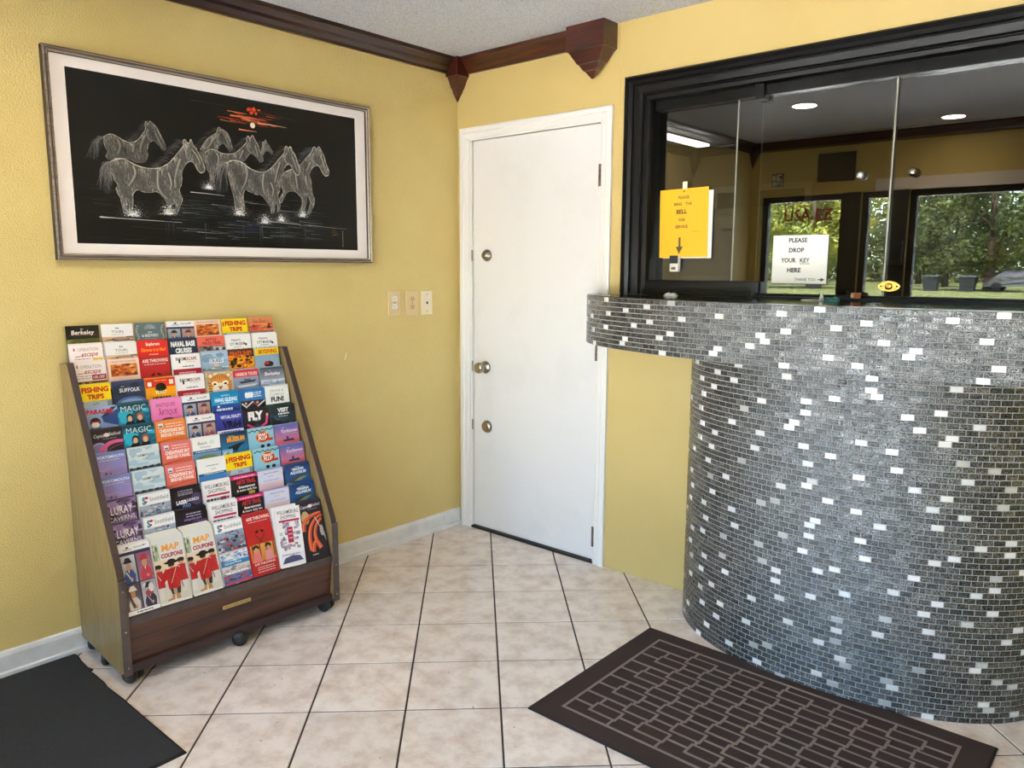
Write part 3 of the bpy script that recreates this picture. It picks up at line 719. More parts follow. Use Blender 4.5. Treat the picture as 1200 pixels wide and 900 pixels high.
# ------------------------------------------------------------------ outside, seen mirrored in the counter glass
M_conc = mat('pale_bounce_concrete', (216, 212, 206), .9, var=(.8, (196, 192, 186), .4, .7))
M_lawn = mat('lawn', (86, 90, 42), .95, var=(.5, (72, 78, 32), .35, .7), bump=(9, .6, .1))
mb = MB(); mb.box(-60, 45, -40, YF-.12, -.2, -.06, M_conc); struct(mb.obj('parking_pavement'))  # unseen pavement, made pale to bounce sunlight into the lobby
mb = MB(); mb.box(-110, 90, -130, -40, -.2, -.03, M_lawn); struct(mb.obj('lawn'))
M_bark = mat('tree_bark', (74, 60, 46), .9, bump=(6, .8, .05)); 
M_leaf = mat('tree_leaves', (92, 104, 26), .6, var=(.5, (160, 154, 46), .45, .65)); M_leafd = mat('tree_leaves_dark', (48, 62, 22), .65, var=(.6, (92, 100, 32), .45, .65))
def crown_mesh(seed, nb, leaves, R0, z0, z1, m):
    Rr = random.Random(seed); mb = MB(); vs = []; fs = []
    for b in range(nb):
        a = Rr.uniform(0, 2*PI); hz = Rr.random(); rad = R0*math.sqrt(Rr.random())*(1-.55*abs(hz-.4)); cx, cy, cz = rad*math.cos(a), rad*math.sin(a), z0+(z1-z0)*hz; br = Rr.uniform(.7, 1.5)
        for k in range(leaves):
            d = Vector((Rr.gauss(0, 1), Rr.gauss(0, 1), Rr.gauss(0, .8))); d.normalize(); p = Vector((cx, cy, cz)) + d*br*Rr.uniform(.55, 1.05)
            u = Vector((Rr.gauss(0, 1), Rr.gauss(0, 1), Rr.gauss(0, .6))).normalized(); v = u.cross(d).normalized(); L = Rr.uniform(.12, .24)
            o = len(vs); vs += [p-u*L, p+v*L*.45, p+u*L, p-v*L*.45]; fs.append((o, o+1, o+2, o+3))
    mb.add(vs, fs, m); return mb.mesh('foliage')
CMs = [crown_mesh(1, 90, 130, 5.2, 2.2, 12, M_leaf), crown_mesh(2, 90, 130, 5.0, 1.8, 11, M_leafd)]
def trunk_mesh():
    mb = MB(); mb.tube([(0, 0, 0), (.1, 0, 2), (-.05, .1, 4.5), (.1, 0, 8)], [.34, .26, .2, .08], M_bark, 9)
    for a, z in ((.4, 3), (2.2, 3.6), (3.9, 4.4), (5.2, 5.2)): mb.tube([(0, 0, z), (math.cos(a)*1.4, math.sin(a)*1.4, z+1.5), (math.cos(a)*2.8, math.sin(a)*2.8, z+2.6)], [.13, .09, .03], M_bark, 6)
    return mb.mesh('trunk')
TMm = trunk_mesh()
TR = [(-46, -61, 0), (-33, -62, 0), (-20.5, -60, 0), (-8, -62, 1), (4.5, -61, 0), (-39, -75, 1), (-26, -75, 0), (-13.5, -75, 1), (-1, -75, 0), (12, -75, 1), (-32, -89, 0), (-19, -89, 1), (-6, -89, 0), (8, -89, 1)]
for k, (x, y, c) in enumerate(TR):
    t = thing('tree', '%s tree, %s from left in the %s row across the lawn' % (('light green broad', 'dark green dense')[c], ('first', 'second', 'third', 'fourth', 'fifth')[k % 5 if k < 10 else k-10], ('near', 'middle', 'far')[min(k//5, 2)]), 'tree', (x, y, -.03), random.uniform(0, 6), 'trees across the lawn')
    s = random.uniform(.92, 1.02); t.scale = (s, s, s)
    for nm, me in (('foliage', CMs[c]), ('trunk', TMm)):
        o = bpy.data.objects.new(nm, me); C.objects.link(o); o.parent = t
hm = MB(); Rr = random.Random(9); vs = []; fs = []
for k in range(26000):
    p = Vector((Rr.uniform(-60, 30), -101+Rr.gauss(0, .8), abs(Rr.uniform(0, 9)+Rr.gauss(0, .8)))); u = Vector((Rr.gauss(0, 1), Rr.gauss(0, .5), Rr.gauss(0, 1))).normalized(); v = u.cross(Vector((Rr.gauss(0, .4), 1, Rr.gauss(0, .4)))).normalized(); L = Rr.uniform(.2, .45)
    o = len(vs); vs += [p-u*L, p+v*L*.5, p+u*L, p-v*L*.5]; fs.append((o, o+1, o+2, o+3))
hm.add(vs, fs, M_leafd); o = hm.obj('hedge'); tag(o, 'dense dark green hedge behind the trees, mirrored in the counter glass', 'hedge'); o['kind'] = 'stuff'
# parked car
M_car = mat('dark_car_paint', (30, 32, 38), .2, coat=1); M_cg = mat('car_glass', (14, 16, 20), .05); M_ty = mat('tyre', (18, 18, 18), .8); M_red = mat('tail_lamp', (190, 20, 20), .3)
t = thing('car', 'dark parked car beyond the lawn, mirrored at right of the counter glass', 'car', (-5.6, -60, 0))
def body(mb):
    prof = [(-2.2, .35), (-2.25, .75), (-2.05, .95), (-1.55, 1.02), (-.95, 1.42), (.35, 1.46), (1.05, 1.05), (1.9, .92), (2.2, .72), (2.22, .35)]
    ws = [.84, .9, .88, .84, .62, .62, .82, .84, .82, .84]
    n = len(prof); vs = [(x, -w_, z) for (x, z), w_ in zip(prof, ws)] + [(x, w_, z) for (x, z), w_ in zip(prof, ws)]
    mb.add(vs, [tuple(range(n)), tuple(range(2*n-1, n-1, -1))] + [(i, n+i, n+(i+1) % n, (i+1) % n) for i in range(n)], M_car)
P_('body', t, body)
def cglass(mb):
    for s in (-1, 1):
        mb.add([(-1.35, s*.80, 1.06), (.85, s*.80, 1.08), (.28, s*.655, 1.38), (-.88, s*.655, 1.38)], [(0, 1, 2, 3)], M_cg)
P_('side_glass', t, cglass)
for x in (-1.4, 1.4):
    for s in (-1, 1): P_('wheel', t, lambda mb: mb.lathe([(.2, -.1), (.33, -.09), (.33, .09), (.2, .1)], x, s*.8, .33, 'y', M_ty, 18))
for s in (-1, 1): P_('tail_lamp', t, lambda mb: mb.box(-2.27, -2.2, s*.7-.16, s*.7+.16, .7, .88, M_red))
M_bin = mat('dark_bin_plastic', (18, 22, 24), .5)
for k, x in enumerate((-8.6, -10.9, -19.6)):
    t = thing('wheeled_bin', ('dark wheeled bin nearest the parked car', 'dark wheeled bin next to the one nearest the car', 'dark wheeled bin mirrored beside the white key sign')[k], 'bin', (x, -58.5, -.03), group='bins on the lawn edge')
    P_('bin_body', t, lambda mb: mb.add([(-.4, -.38, 0), (.4, -.38, 0), (.4, .38, 0), (-.4, .38, 0), (-.5, -.45, 1.0), (.5, -.45, 1.0), (.5, .45, 1.0), (-.5, .45, 1.0)], [(3, 2, 1, 0), (4, 5, 6, 7), (0, 1, 5, 4), (1, 2, 6, 5), (2, 3, 7, 6), (3, 0, 4, 7)], M_bin))
    P_('bin_lid', t, lambda mb: mb.box(-.54, .54, -.5, .5, 1.0, 1.09, mat('bin_lid', (70, 76, 78), .5), .02))

# things on the front wall that show in the reflection
t = thing('dark_notice_board', 'dark square board above the front window, mirrored in the counter glass', 'board', (.71, YF, 2.195))
boxo('board_panel', t, -.145, .145, 0, .02, -.10, .12, mat('dark_board', (44, 34, 30), .5), .004)
t = thing('small_notice', 'small framed black and white notice, mirrored at left of the counter glass', 'notice', (.235, YF, 2.135))
boxo('notice_frame', t, -.05, .05, 0, .008, -.055, .055, mat('notice_dark', (50, 46, 44), .5))
pr = Print(.088, .096, .0, dl=2e-5); pr.photo(0, 0, 1, 1, ['b8b2aa', '3c3836', '8a847e', 'd8d2ca', '242220'], 16, 5, .3)
pm = MB(); pm.box(-.044, .044, 0, .001, 0, .096, M_paper); me = print_mesh('notice_sheet', pr, pm, M_print); o = bpy.data.objects.new('notice_sheet', me); C.objects.link(o); o.parent = t
o.location = (0, .0105, -.048); o.rotation_euler = (0, 0, PI)
t = thing('door_reader', 'dark boxy unit on the mullion of the front windows, mirrored in the counter glass', 'wall unit', (1.20, YF+.03, 1.53))
boxo('unit_case', t, -.075, .075, 0, .05, -.09, .09, M_blackm, .006); boxo('unit_face', t, -.06, .06, .05, .053, -.06, .07, mat('dark_screen', (30, 32, 36), .15))
# red lettering on the inside of the front window
t = thing('window_lettering', 'red lettering stuck on the front window, mirrored in the counter glass', 'lettering', (.28, YF-.06, 1.80))
vs, fs, tw = text_geo('USA EZ', .02); k = .40/tw
mb = MB(); mb.add([(.2 + x*k, 0, y*.13) for x, y in vs], fs, mat('red_vinyl_letters', (200, 34, 26), .5)); o = mb.obj('letters', t)
md = o.modifiers.new('thick', 'SOLIDIFY'); md.thickness = .002

# ------------------------------------------------------------------ brochure rack
RPHI = math.radians(-1.5); RC = Vector((.20, -1.545, 0))
rackM = Matrix.Translation(RC) @ Matrix.Rotation(RPHI, 4, 'Z')
M_side = wood('olive_walnut_laminate', (112, 90, 52), (152, 126, 80), 26, 'z', .4, .2)
M_walnut = wood('dark_walnut_laminate', (44, 26, 26), (104, 62, 40), 9, 'y', .28, .3, 9, 1.6)
M_lip = mat('grey_brown_edge_band', (92, 80, 76), .4, var=(30, (74, 62, 60), .4, .7)); M_edgeb = mat('brown_edge_band', (70, 54, 50), .45)
M_tier = mat('brown_tier_board', (52, 40, 36), .6); M_cast = mat('black_caster', (26, 26, 27), .45)
YL, YR_ = -.422, .424       # outer faces of the sides, local y about the rack's centre
rack = thing('brochure_rack', 'dark walnut stepped brochure rack on black casters against the left wall', 'rack', tuple(RC), RPHI)
sidep = [(-.182, .062), (-.182, 1.062), (-.112, 1.068), (.198, .405), (.206, .385), (.210, .360), (.210, .052), (.168, .040)]
for y0 in (YL, YR_-.020):
    sp = P_('side_panel', rack, lambda mb: mb.prism(sidep, y0, y0+.020, M_side, 'y'))
    def band(mb):
        # darker edging strip along the sloping front edge
        a = [(-.182, 1.062), (-.112, 1.068), (.198, .405), (.206, .385), (.210, .36)]
        for (x0, z0), (x1, z1) in zip(a, a[1:]):
            d = Vector((x1-x0, 0, z1-z0)).normalized(); nn = Vector((-d.z, 0, d.x))
            if nn.x < 0 and nn.z < 0: nn = -nn
            q = [(x0+nn.x*.002, z0+nn.z*.002), (x1+nn.x*.002, z1+nn.z*.002), (x1-nn.x*.001, z1-nn.z*.001), (x0-nn.x*.001, z0-nn.z*.001)]
            mb.prism(q, y0-.001, y0+.021, M_edgeb, 'y')
    P_('edge_band', sp, band)
    st = boxo('front_strip', sp, .2105, .2165, y0-.003, y0+.024, .045, .375, M_lip, .0015)
for y0 in (YL, YR_-.02):
    for z in (.34, .20, .075):
        P_('screw', rack, lambda mb: mb.lathe([(.0045, 0), (.0045, .0015), (.002, .002)], .2165, y0+.010, z, 'x', M_chrome, 10))
iy0, iy1 = YL+.0205, YR_-.0205
# (x, z) of the top of each tier of leaflets, world x from the wall, and lean
TIERS = [(.026, 1.192), (.052, 1.127), (.070, 1.068), (.101, .990), (.137, .915), (.168, .840), (.200, .763), (.232, .685), (.262, .607), (.298, .533), (.336, .466)]
LEAN = [.13]*10 + [.29]
LH = .232; LW = .1090
boxo('back_board', rack, -.182, -.176, iy0, iy1, .07, .98, M_side)
for k, (x, z) in enumerate(TIERS):
    # a board behind each tier and the ledge it stands on
    c, s = math.cos(LEAN[k]), math.sin(LEAN[k]); X = x-.20
    bx, bz = X + s*LH, z - c*LH
    d = .0135 if k < 10 else .030
    q = [(X - d*c - s*.004 + .02*s, z - d*s*0 - .022), (X - d*c + .003 + .02*s, z-.022), (bx-d+.003, bz), (bx-d, bz)]
    if k > 0: P_('tier_board', rack, lambda mb: mb.prism(q, iy0, iy1, M_tier, 'y'))
    P_('tier_ledge', rack, lambda mb: mb.box(bx-d, bx+.006, iy0, iy1, bz-.006, bz-.0015, M_tier))
def rail(mb):
    mb.prism([(.170, .218), (.206, .210), (.2085, .240), (.198, .243), (.192, .228), (.170, .228)], iy0, iy1, M_lip, 'y')
P_('bottom_rail', rack, rail)
P_('front_panel', rack, lambda mb: mb.prism([(.172, .052), (.182, .052), (.200, .212), (.190, .212)], iy0, iy1, M_walnut, 'y'))
P_('kick_strip', rack, lambda mb: mb.prism([(.168, .044), (.200, .044), (.198, .072), (.180, .074)], iy0, iy1, mat('dark_walnut_edge', (56, 40, 42), .35), 'y'))
boxo('base_board', rack, -.176, .168, iy0, iy1, .050, .062, M_tier)
# small gold label plate on the front panel
pl = boxo('label_plate', rack, 0, .0012, -.055, .055, 0, .014, mat('gold_label', (206, 176, 110), .35, metal=.3)); pl.location = (.1965, -.010, .158); pl.rotation_euler = (0, math.radians(6), 0)
lt = MB(); vs, fs, tw = text_geo('DISPLAY RACK FIXTURES', .01)
lt.add([(.0015, x*.098/tw, .0035+y*.010) for x, y in vs], fs, mat('label_ink', (70, 56, 36), .6)); lt.obj('plate_lettering', pl)
def caster(x, y, rot):
    c = bpy.data.objects.new('caster', None); C.objects.link(c); c.parent = rack; c.location = (x, y, 0); c.rotation_euler = (0, 0, rot)
    for s in (-1, 1): P_('wheel', c, lambda mb: mb.lathe([(.006, -.011), (.024, -.011), (.0275, -.007), (.0275, .006), (.021, .011), (.006, .012)] if s > 0 else [(.006, -.012), (.021, -.011), (.0275, -.006), (.0275, .007), (.024, .011), (.006, .011)], .008, s*.0155, .0277, 'y', M_cast, 24))
    P_('hood', c, lambda mb: (mb.box(-.014, .016, -.005, .005, .012, .047, M_cast, .002), mb.lathe([(.008, 0), (.008, .014)], -.002, 0, .040, 'z', M_chrome, 12)))
for x, y, r_ in ((.160, -.385, .5), (-.01, -.385, -.6), (-.150, -.385, 2.2), (.185, -.005, .9), (-.13, 0, .4), (.165, .385, .4), (-.14, .385, 1.4)): caster(x, y, r_)

# ------------------------------------------------------------------ leaflets
W_, K_ = 'f2eeea', '1c1a1e'
def people(p, u0, v0, u1, v1, pal):
    p.r(u0, v0, u1, v1, pal[0], pal[1]); cu = (u0+u1)/2; h = v1-v0; w2 = (u1-u0)
    R = random.Random(int(u0*100+v0*31)); [p.e(R.uniform(u0+.05, u1-.05), v0+h*R.uniform(.1, .95), w2*.12, h*.10, pal[R.randrange(2)]) for _ in range(7)]; p.p([(cu-w2*.34, v0), (cu+w2*.34, v0), (cu+w2*.40, v0+h*.28), (cu+w2*.22, v0+h*.46), (cu, v0+h*.52), (cu-w2*.22, v0+h*.46), (cu-w2*.38, v0+h*.22)], pal[2]); p.st([(cu-w2*.2, v0+h*.42), (cu+w2*.12, v0+h*.06)], h*.05, pal[1]); p.e(cu+w2*.1, v0+h*.14, w2*.1, h*.05, 'c89878'); p.p([(cu-w2*.07, v0+h*.5), (cu+w2*.07, v0+h*.5), (cu, v0+h*.34)], 'ece6e0'); p.e(cu, v0+h*.62, w2*.15, h*.17, 'c89878')
    p.p([(cu-w2*.3, v0+h*.72), (cu+w2*.3, v0+h*.72), (cu+w2*.12, v0+h*.92), (cu-w2*.12, v0+h*.92)], pal[3])
def lines_(p, u0, u1, vs, h, c, seed=1):
    R = random.Random(seed)
    for v in vs:
        u = u0
        while u < u1-.02:
            l = min(R.uniform(.04, .13), u1-u); p.r(u, v, u+l, v+h, c); u += l+.02
def D_berkeley(p): 
    p.r(0, 0, 1, 1, '1d2420', '10100f'); p.photo(0, 0, 1, .40, ['38421e', '55602c', '8a8c3c', '2a3018', '6c6a34'], 26, 1, .14); p.r(.1, .55, .9, .562, 'b84038')
    p.t('the', .48, .82, .06, 'e8e6e0'); p.t('Berkeley', .5, .60, .19, 'f4f2ec', .74, .015, .12)
def D_tours(p):
    p.r(0, 0, 1, 1, 'f1efed'); p.r(0, -2, 1, .42, 'c9a283', 'dcb694'); p.photo(0, .05, 1, .42, ['c8a080', 'e0bc9c', '8c7260', 'b08868', '6c5a50'], 18, 3, .2); p.e(.58, .28, .30, .10, '6e6056'); p.e(.6, .31, .24, .06, 'b0987e')
    p.t('Air', .5, .76, .10, '404044'); p.t('TOURS', .5, .58, .12, '38383c', .42, 0); lines_(p, .3, .7, [.49], .02, '908c88')
def D_slate(p):
    p.r(0, 0, 1, 1, '66787c', '5c6e74'); 
    for k in range(9): p.p([(.5, .70), (.5+.22*math.cos(k*PI/8), .72+.22*math.sin(k*PI/8)), (.5+.17*math.cos(k*PI/8+.1), .72+.17*math.sin(k*PI/8+.1))], 'd4dcda')
    for s in (-1, 1):
        for k in range(8): p.e(.5+s*.42+.03*math.sin(k), .15+k*.1, .05, .03, 'a4b0ae', 7, k)
    p.t('BEER', .5, .50, .07, 'dfe6e2'); p.t('& BREWERY', .5, .32, .13, 'e6ebe8', .56); lines_(p, .3, .72, [.22, .14], .03, '98a8a6')
def D_costume(p):
    p.r(0, -3, 1, 1, '2c2a4a'); p.r(0, .72, 1, 1, 'f1f0f0'); p.t('Settlement', .33, .79, .07, '55555c', .26); p.e(.33, .90, .05, .04, '404048'); p.t('Garrison', .66, .83, .08, '70707a', .28)
    p.p([(.78, .92), (.84, .84), (.92, .93), (.86, .89)], '26283a')
    L = -1.94 if p.full else .0
    if not p.full:
        p.r(0, .66, 1, .72, '34365c'); people(p, .04, -.1, .48, .62, ['8088a0', 'a8b0bc', '3e4a72', '20222e']); people(p, .54, -.1, .98, .62, ['9a7a84', 'b89a94', 'a04a52', '6c3038'])
    else:
        p.r(0, .62, 1, .70, '2c305e')
        people(p, .05, -.62, .50, .58, ['9aa4bc', 'c4cad4', '3c569a', '22243a']); people(p, .54, -.62, .99, .58, ['a07888', '8a5a78', 'cc3650', 'b02c44'])
        people(p, .05, -1.78, .50, -.66, ['6a6478', '504a60', 'd6d0cc', 'e8e4e0']); people(p, .54, -1.78, .99, -.66, ['d4d2dc', '9a98aa', '34304a', '1e1c28'])
        p.st([(.10, -.75), (.26, -1.70)], .10, '5a3a3c'); p.e(.76, -1.2, .12, .12, 'b04048'); p.e(.83, -1.0, .08, .2, 'dedce0')
        p.r(0, -1.98, 1, -1.80, 'f0eef0'); lines_(p, .3, .78, [-1.92], .05, '50505c')
def D_lion(p):
    p.r(0, 0, 1, 1, 'f0c8b0', 'f4d4c0'); p.t('MEADOW PLANTER', .5, .84, .09, 'b06a50', .8, 0); p.r(.08, .22, .92, .78, 'b8501c', 'c8702c'); p.photo(.08, .22, .92, .78, ['b84c18', 'd88038', '7a2c10', 'e8a860', '983c14'], 34, 8, .16); p.r(0, -2, 1, .1, 'ecc4ac')
def D_fish(p):
    p.r(0, 0, 1, 1, 'f6d816'); p.t('FISHING', .53, .66, .22, 'c8201c', .84, .05); p.t('TRIPS', .53, .36, .20, 'c8201c', .62, .05); p.r(.03, .62, .08, .86, 'c8201c'); p.r(0, -2, 1, .26, '8894a8'); p.p([(.18, .26), (.86, .22), (.86, 0), (.1, 0)], 'bccad6'); lines_(p, .42, .6, [.14, .08], .03, '6c7c98')
def D_sea(p):
    p.r(0, 0, 1, 1, 'b07a68', 'e88a58'); p.photo(0, .32, 1, .66, ['e0603c', 'f08848', 'c85038', 'f6a860'], 14, 4, .25); p.r(.15, .50, .24, .62, '6c2c28'); p.st([(0, .5), (1, .48)], .03, 'a03830'); p.t('Sea Ever', .45, .72, .18, '7c2c30', .56, 0, .1)
    p.p([(.70, .40), (.94, .40), (.86, .60), (.84, .78), (.80, .60)], '4a3440'); p.photo(0, 0, 1, .30, ['886068', '9c6c64', 'b88070', '70545c'], 16, 6, .2)
def D_escape(p):
    p.r(0, 0, 1, 1, 'f6e8e4'); p.t('OPERATION', .55, .70, .15, '9a908c', .62, 0); p.r(.12, .73, .16, .86, 'b83038'); p.t('escape', .58, .46, .22, 'b02c38', .50, .01, .18); p.st([(.15, .46), (.42, .50)], .04, 'b02c38', .01)
    lines_(p, .12, .6, [.34, .24], .035, '9888a0'); p.r(.66, .18, .97, .38, 'ecc850'); p.r(0, -2, 1, .08, 'cc9090')
def D_escape2(p):
    D_escape(p); p.r(.55, .16, .98, .40, 'a81c38'); p.t('10% OFF', .76, .22, .12, 'f8f0f0', .34); p.r(0, -2, 1, .12, '4a3020'); p.photo(0, -.6, 1, .12, ['5a3820', '8a5c34', '2c1c14', 'b08450'], 26, 5, .14)
def D_believe(p):
    p.r(0, 0, 1, 1, 'dc1f22', 'e42c28'); p.t('Explorers', .5, .76, .14, 'f8e8d8', .46, .03); p.t('Discover it or Not!', .5, .48, .16, 'f6a020', .82, .03, .12); p.t('museum', .5, .30, .09, 'f6d8c0', .34)
    p.e(.5, -.02, .36, .22, 'f0c020', 20); p.e(.5, .08, .10, .10, '1c1414'); p.e(.5, .0, .09, .08, 'd09870')
def D_navy(p):
    p.r(0, 0, 1, 1, '1f2c46', '26344e'); p.t('NAVAL BASE', .5, .62, .24, 'fafafa', .86, .05); p.t('CRUISES', .5, .30, .22, 'fafafa', .58, .05); lines_(p, .1, .94, [.16], .05, 'c8d0d8')
def D_coral(p):
    p.r(0, 0, 1, 1, 'e85a4c', 'f06c58'); p.t('BATTLE', .5, .80, .12, '3c1c1c', .4); p.t('FIELDS TRAIL', .52, .62, .13, '501c20', .7); p.r(0, -2, 1, .54, '5c5458'); p.photo(0, 0, .46, .52, ['4c444a', '8a8286', 'b8b0b0', '2c282c'], 14, 2, .2); p.photo(.52, 0, 1, .52, ['5c565a', '9a9296', 'c4bcbc', '34303a'], 14, 5, .2)
def D_jblack(p):
    p.r(0, 0, 1, 1, 'f4f2f0'); p.t('Historic', .42, .70, .11, '44444a', .4); p.t('CITY MUSEUM', .46, .48, .14, '34343a', .6); lines_(p, .3, .64, [.38], .03, '8a8a90'); p.p([(.76, .44), (.84, .44), (.82, .56), (.77, .56)], '2a2a30')
    p.r(0, -2, 1, .14, '201c1c')
    for k in range(14): p.p([(k/14, .1), ((k+.5)/14, .3+.06*math.sin(k*2.3)), ((k+1)/14, .1)], '201c1c')
def D_axe(p):
    p.r(0, -3, 1, 1, 'b4161c', 'c0242a'); p.t('AXE THROWING', .52, .74, .15, 'f4e4de', .86, .025); lines_(p, .14, .9, [.62], .04, 'dcaca4'); p.p([(.3, .12), (.44, .24), (.47, .14), (.4, .05)], '4c1014'); p.p([(.7, .12), (.56, .24), (.53, .14), (.6, .05)], '4c1014')
    if p.full:
        p.st([(.32, .0), (.66, -.6)], .06, '7c2018'); p.st([(.68, .0), (.34, -.6)], .06, '7c2018')
        p.r(.05, -1.30, .97, -.46, 'c88038', 'd89848'); 
        for u in (.1, .38, .62, .9): p.r(u, -1.2, u+.05, -.45, '7c4020')
        for u, c in ((.26, 'd87878'), (.72, 'd88c98')):
            p.e(u, -.62, .12, .14, '2c1c1c'); p.p([(u-.17, -1.32), (u+.17, -1.32), (u+.12, -.84), (u-.12, -.84)], c); p.e(u, -.72, .07, .10, 'c89478')
        p.r(0, -2, 1, -1.32, 'b01a20'); p.t('AXE THROWING', .5, -1.46, .10, 'f2dcd4', .8, .02); lines_(p, .2, .85, [-1.60, -1.70, -1.82], .04, 'e0b8b0', 3)
def D_room(p):
    p.r(0, 0, 1, 1, 'f4f2f1'); p.t('ROOM', .30, .70, .16, '201c20', .34, .02); p.t('ESCAPE', .66, .70, .15, '9c1c2c', .40, .02); p.r(.22, .58, .28, .78, '201c20'); lines_(p, .5, .8, [.62], .02, 'a09a98'); lines_(p, .34, .76, [.38], .045, '504c50'); p.r(0, -2, 1, .28, 'b01830'); lines_(p, .2, .8, [.08, .0], .05, 'e8b8bc')
def D_ship(p):
    p.r(0, 0, 1, 1, '8ca8c4', 'a8c0d8'); p.photo(0, .5, 1, 1, ['90acc8', 'b0c6da', '7c98b8'], 10, 3, .4); p.r(.28, .44, .80, .66, 'e8eef2'); p.t('CRUISES', .53, .48, .15, '2c6090', .46, .03); p.r(.34, .66, .76, .70, '48a0a8'); p.e(.52, .30, .10, .12, 'e0b890'); p.photo(0, 0, 1, .26, ['7890a4', 'a0b4c0', 'd0d8dc', '60788c'], 18, 6, .2)
def D_autumn(p):
    p.r(0, 0, 1, 1, '3c2c18'); p.photo(0, 0, 1, .74, ['f0a818', 'e88818', '2c1c14', 'f6c42c', 'c85818', '201814'], 60, 4, .14); p.r(0, .74, 1, 1, '402018'); p.t('PIRATE SHIPS', .5, .76, .17, 'e8642c', .88, .03)
def D_sky(p):
    p.r(0, 0, 1, 1, '98b0c0', '78a0c4'); p.r(0, .64, 1, 1, 'f4cc18'); p.t('SKYDIVING', .54, .72, .20, 'b4241c', .78, .03); p.e(.54, .14, .20, .16, '3c1c20'); p.e(.46, .20, .10, .1, 'c02c3c'); p.e(.64, .18, .08, .07, '281418'); p.st([(.56, .3), (.58, .60)], .012, '586878')
def D_suffolk(p):
    p.r(0, 0, 1, 1, '24304a', '2c3c5c'); p.photo(0, .4, 1, 1, ['28344e', '344468', '202a42'], 10, 3, .4); p.t('visit', .3, .76, .07, 'b0c0d4'); p.t('SUFFOLK', .52, .52, .17, 'f2f4f6', .66, .02); p.e(.55, .0, .48, .30, '4c68a4', 22); p.e(.55, -.08, .42, .28, '88a4cc', 22)
def D_pirate(p):
    p.r(0, 0, 1, 1, 'f0a010'); p.r(0, .58, 1, 1, 'd83020'); p.r(.07, .64, .2, .84, 'f4e8e0'); p.r(.8, .68, .94, .9, 'f4e8e0'); p.t('dinner show', .5, .86, .08, 'f8c840', .44); p.e(.5, .58, .18, .20, '1c1810', 18); p.e(.5, .50, .22, .05, '1c1810'); p.e(.5, .38, .13, .12, '3a3020'); p.t('FEAST', .5, .26, .13, 'f4e8b0', .4, .05); lines_(p, .2, .84, [.04], .08, '2c2010')
def D_tiger(p):
    p.r(0, 0, 1, 1, 'c8b898', 'b8c0a8'); p.photo(0, .3, 1, 1, ['b4b8a0', 'd8ccb0', '9aa488', 'e4dcc8'], 16, 3, .3)
    for s in (-1, 1): p.e(.5+s*.34, .84, .12, .14, 'd09048'); p.e(.5+s*.34, .84, .07, .09, 'e8dcc8')
    p.e(.5, .36, .44, .56, 'dc8c38', 24); p.e(.5, .14, .30, .34, 'f0e4d0', 20)
    for s in (-1, 1):
        p.e(.5+s*.20, .46, .12, .10, 'f6ecdc'); p.e(.5+s*.20, .42, .06, .055, '2c2010')
        for k in range(4): p.st([(.5+s*(.10+k*.07), .88-k*.05), (.5+s*(.08+k*.075), .66-k*.03)], .035, '281a10', .01)
        for k in range(4): p.st([(.5+s*.44, .50-k*.14), (.5+s*.30, .44-k*.12)], .04, '281a10', .01)
    p.p([(.40, .30), (.60, .30), (.5, .12)], 'b05848'); p.st([(.5, .86), (.5, .62)], .03, '281a10', .01)
def D_harbor(p):
    p.r(0, 0, 1, 1, '8890a8', '9ca4bc'); p.r(0, .64, 1, 1, 'd82c30'); p.t('HARBOR TOURS', .53, .70, .17, 'fae8e4', .84, .02); p.p([(.2, .40), (.9, .46), (.82, .34), (.28, .30)], '2c3440'); p.r(.4, .44, .66, .52, '44505c'); p.p([(.1, .2), (.95, .24), (.8, .12), (.2, .1)], 'd0d4dc')
def D_berk2(p):
    p.r(0, 0, 1, 1, 'b4c0d4', '3c4450'); p.photo(0, .0, 1, .35, ['b8c4d8', 'd4dce8', '98a8c4'], 10, 2, .3); p.t('the', .4, .82, .05, 'e8e8ec'); p.t('Berkeley', .5, .58, .18, 'f6f6f8', .72, .015, .12); p.r(.2, .54, .84, .555, 'b83c3c')
    for u in (.34, .42, .66): p.r(u, .1, u+.02, .34, '384458')
def D_parasail(p):
    p.r(0, 0, 1, 1, '7c98c4', '98b0d8'); p.p([(.5, .55), (1, .85), (1, .1), (.55, .3)], '2c4c8c'); p.p([(.45, .5), (.8, .95), (.98, .98), (.7, .6)], '283048'); p.t('PARASAIL', .48, .70, .19, 'cc2028', .86, .05, -.05); p.e(.3, .34, .16, .20, '282430'); p.e(.3, .22, .12, .13, 'e8dcd4'); p.r(.17, .32, .43, .38, 'b82830'); p.t('PILOT', .3, -.04, .12, '1c2030', .34, .03)
def D_magic(p):
    p.r(0, 0, 1, 1, '1484a4', '0c5068'); p.photo(0, .1, 1, .7, ['1894b4', '0c6884', '28b0cc', '0a5870'], 18, 4, .3); p.r(0, .88, 1, .94, '104050'); p.t('MAGIC', .5, .64, .26, 'e4f0e8', .80, -.008); 
    for u, hh in ((.36, '1c1410'), (.68, 'a85838')):
        p.e(u, .36, .11, .18, hh); p.p([(u-.2, -.1), (u+.2, -.1), (u+.12, .18), (u-.12, .18)], '0c1418'); p.e(u, .30, .075, .13, 'd8a888')
def D_pink(p):
    p.r(0, 0, 1, 1, 'e878b4', 'f08cc4'); p.t('ANTIQUES', .46, .66, .17, '883060', .66, 0, .05); p.t('&', .26, .50, .11, '883060'); p.t('ARTIQUE', .52, .26, .24, 'a02c68', .62, .01, .05); p.e(.5, .04, .2, .09, '7c2850')
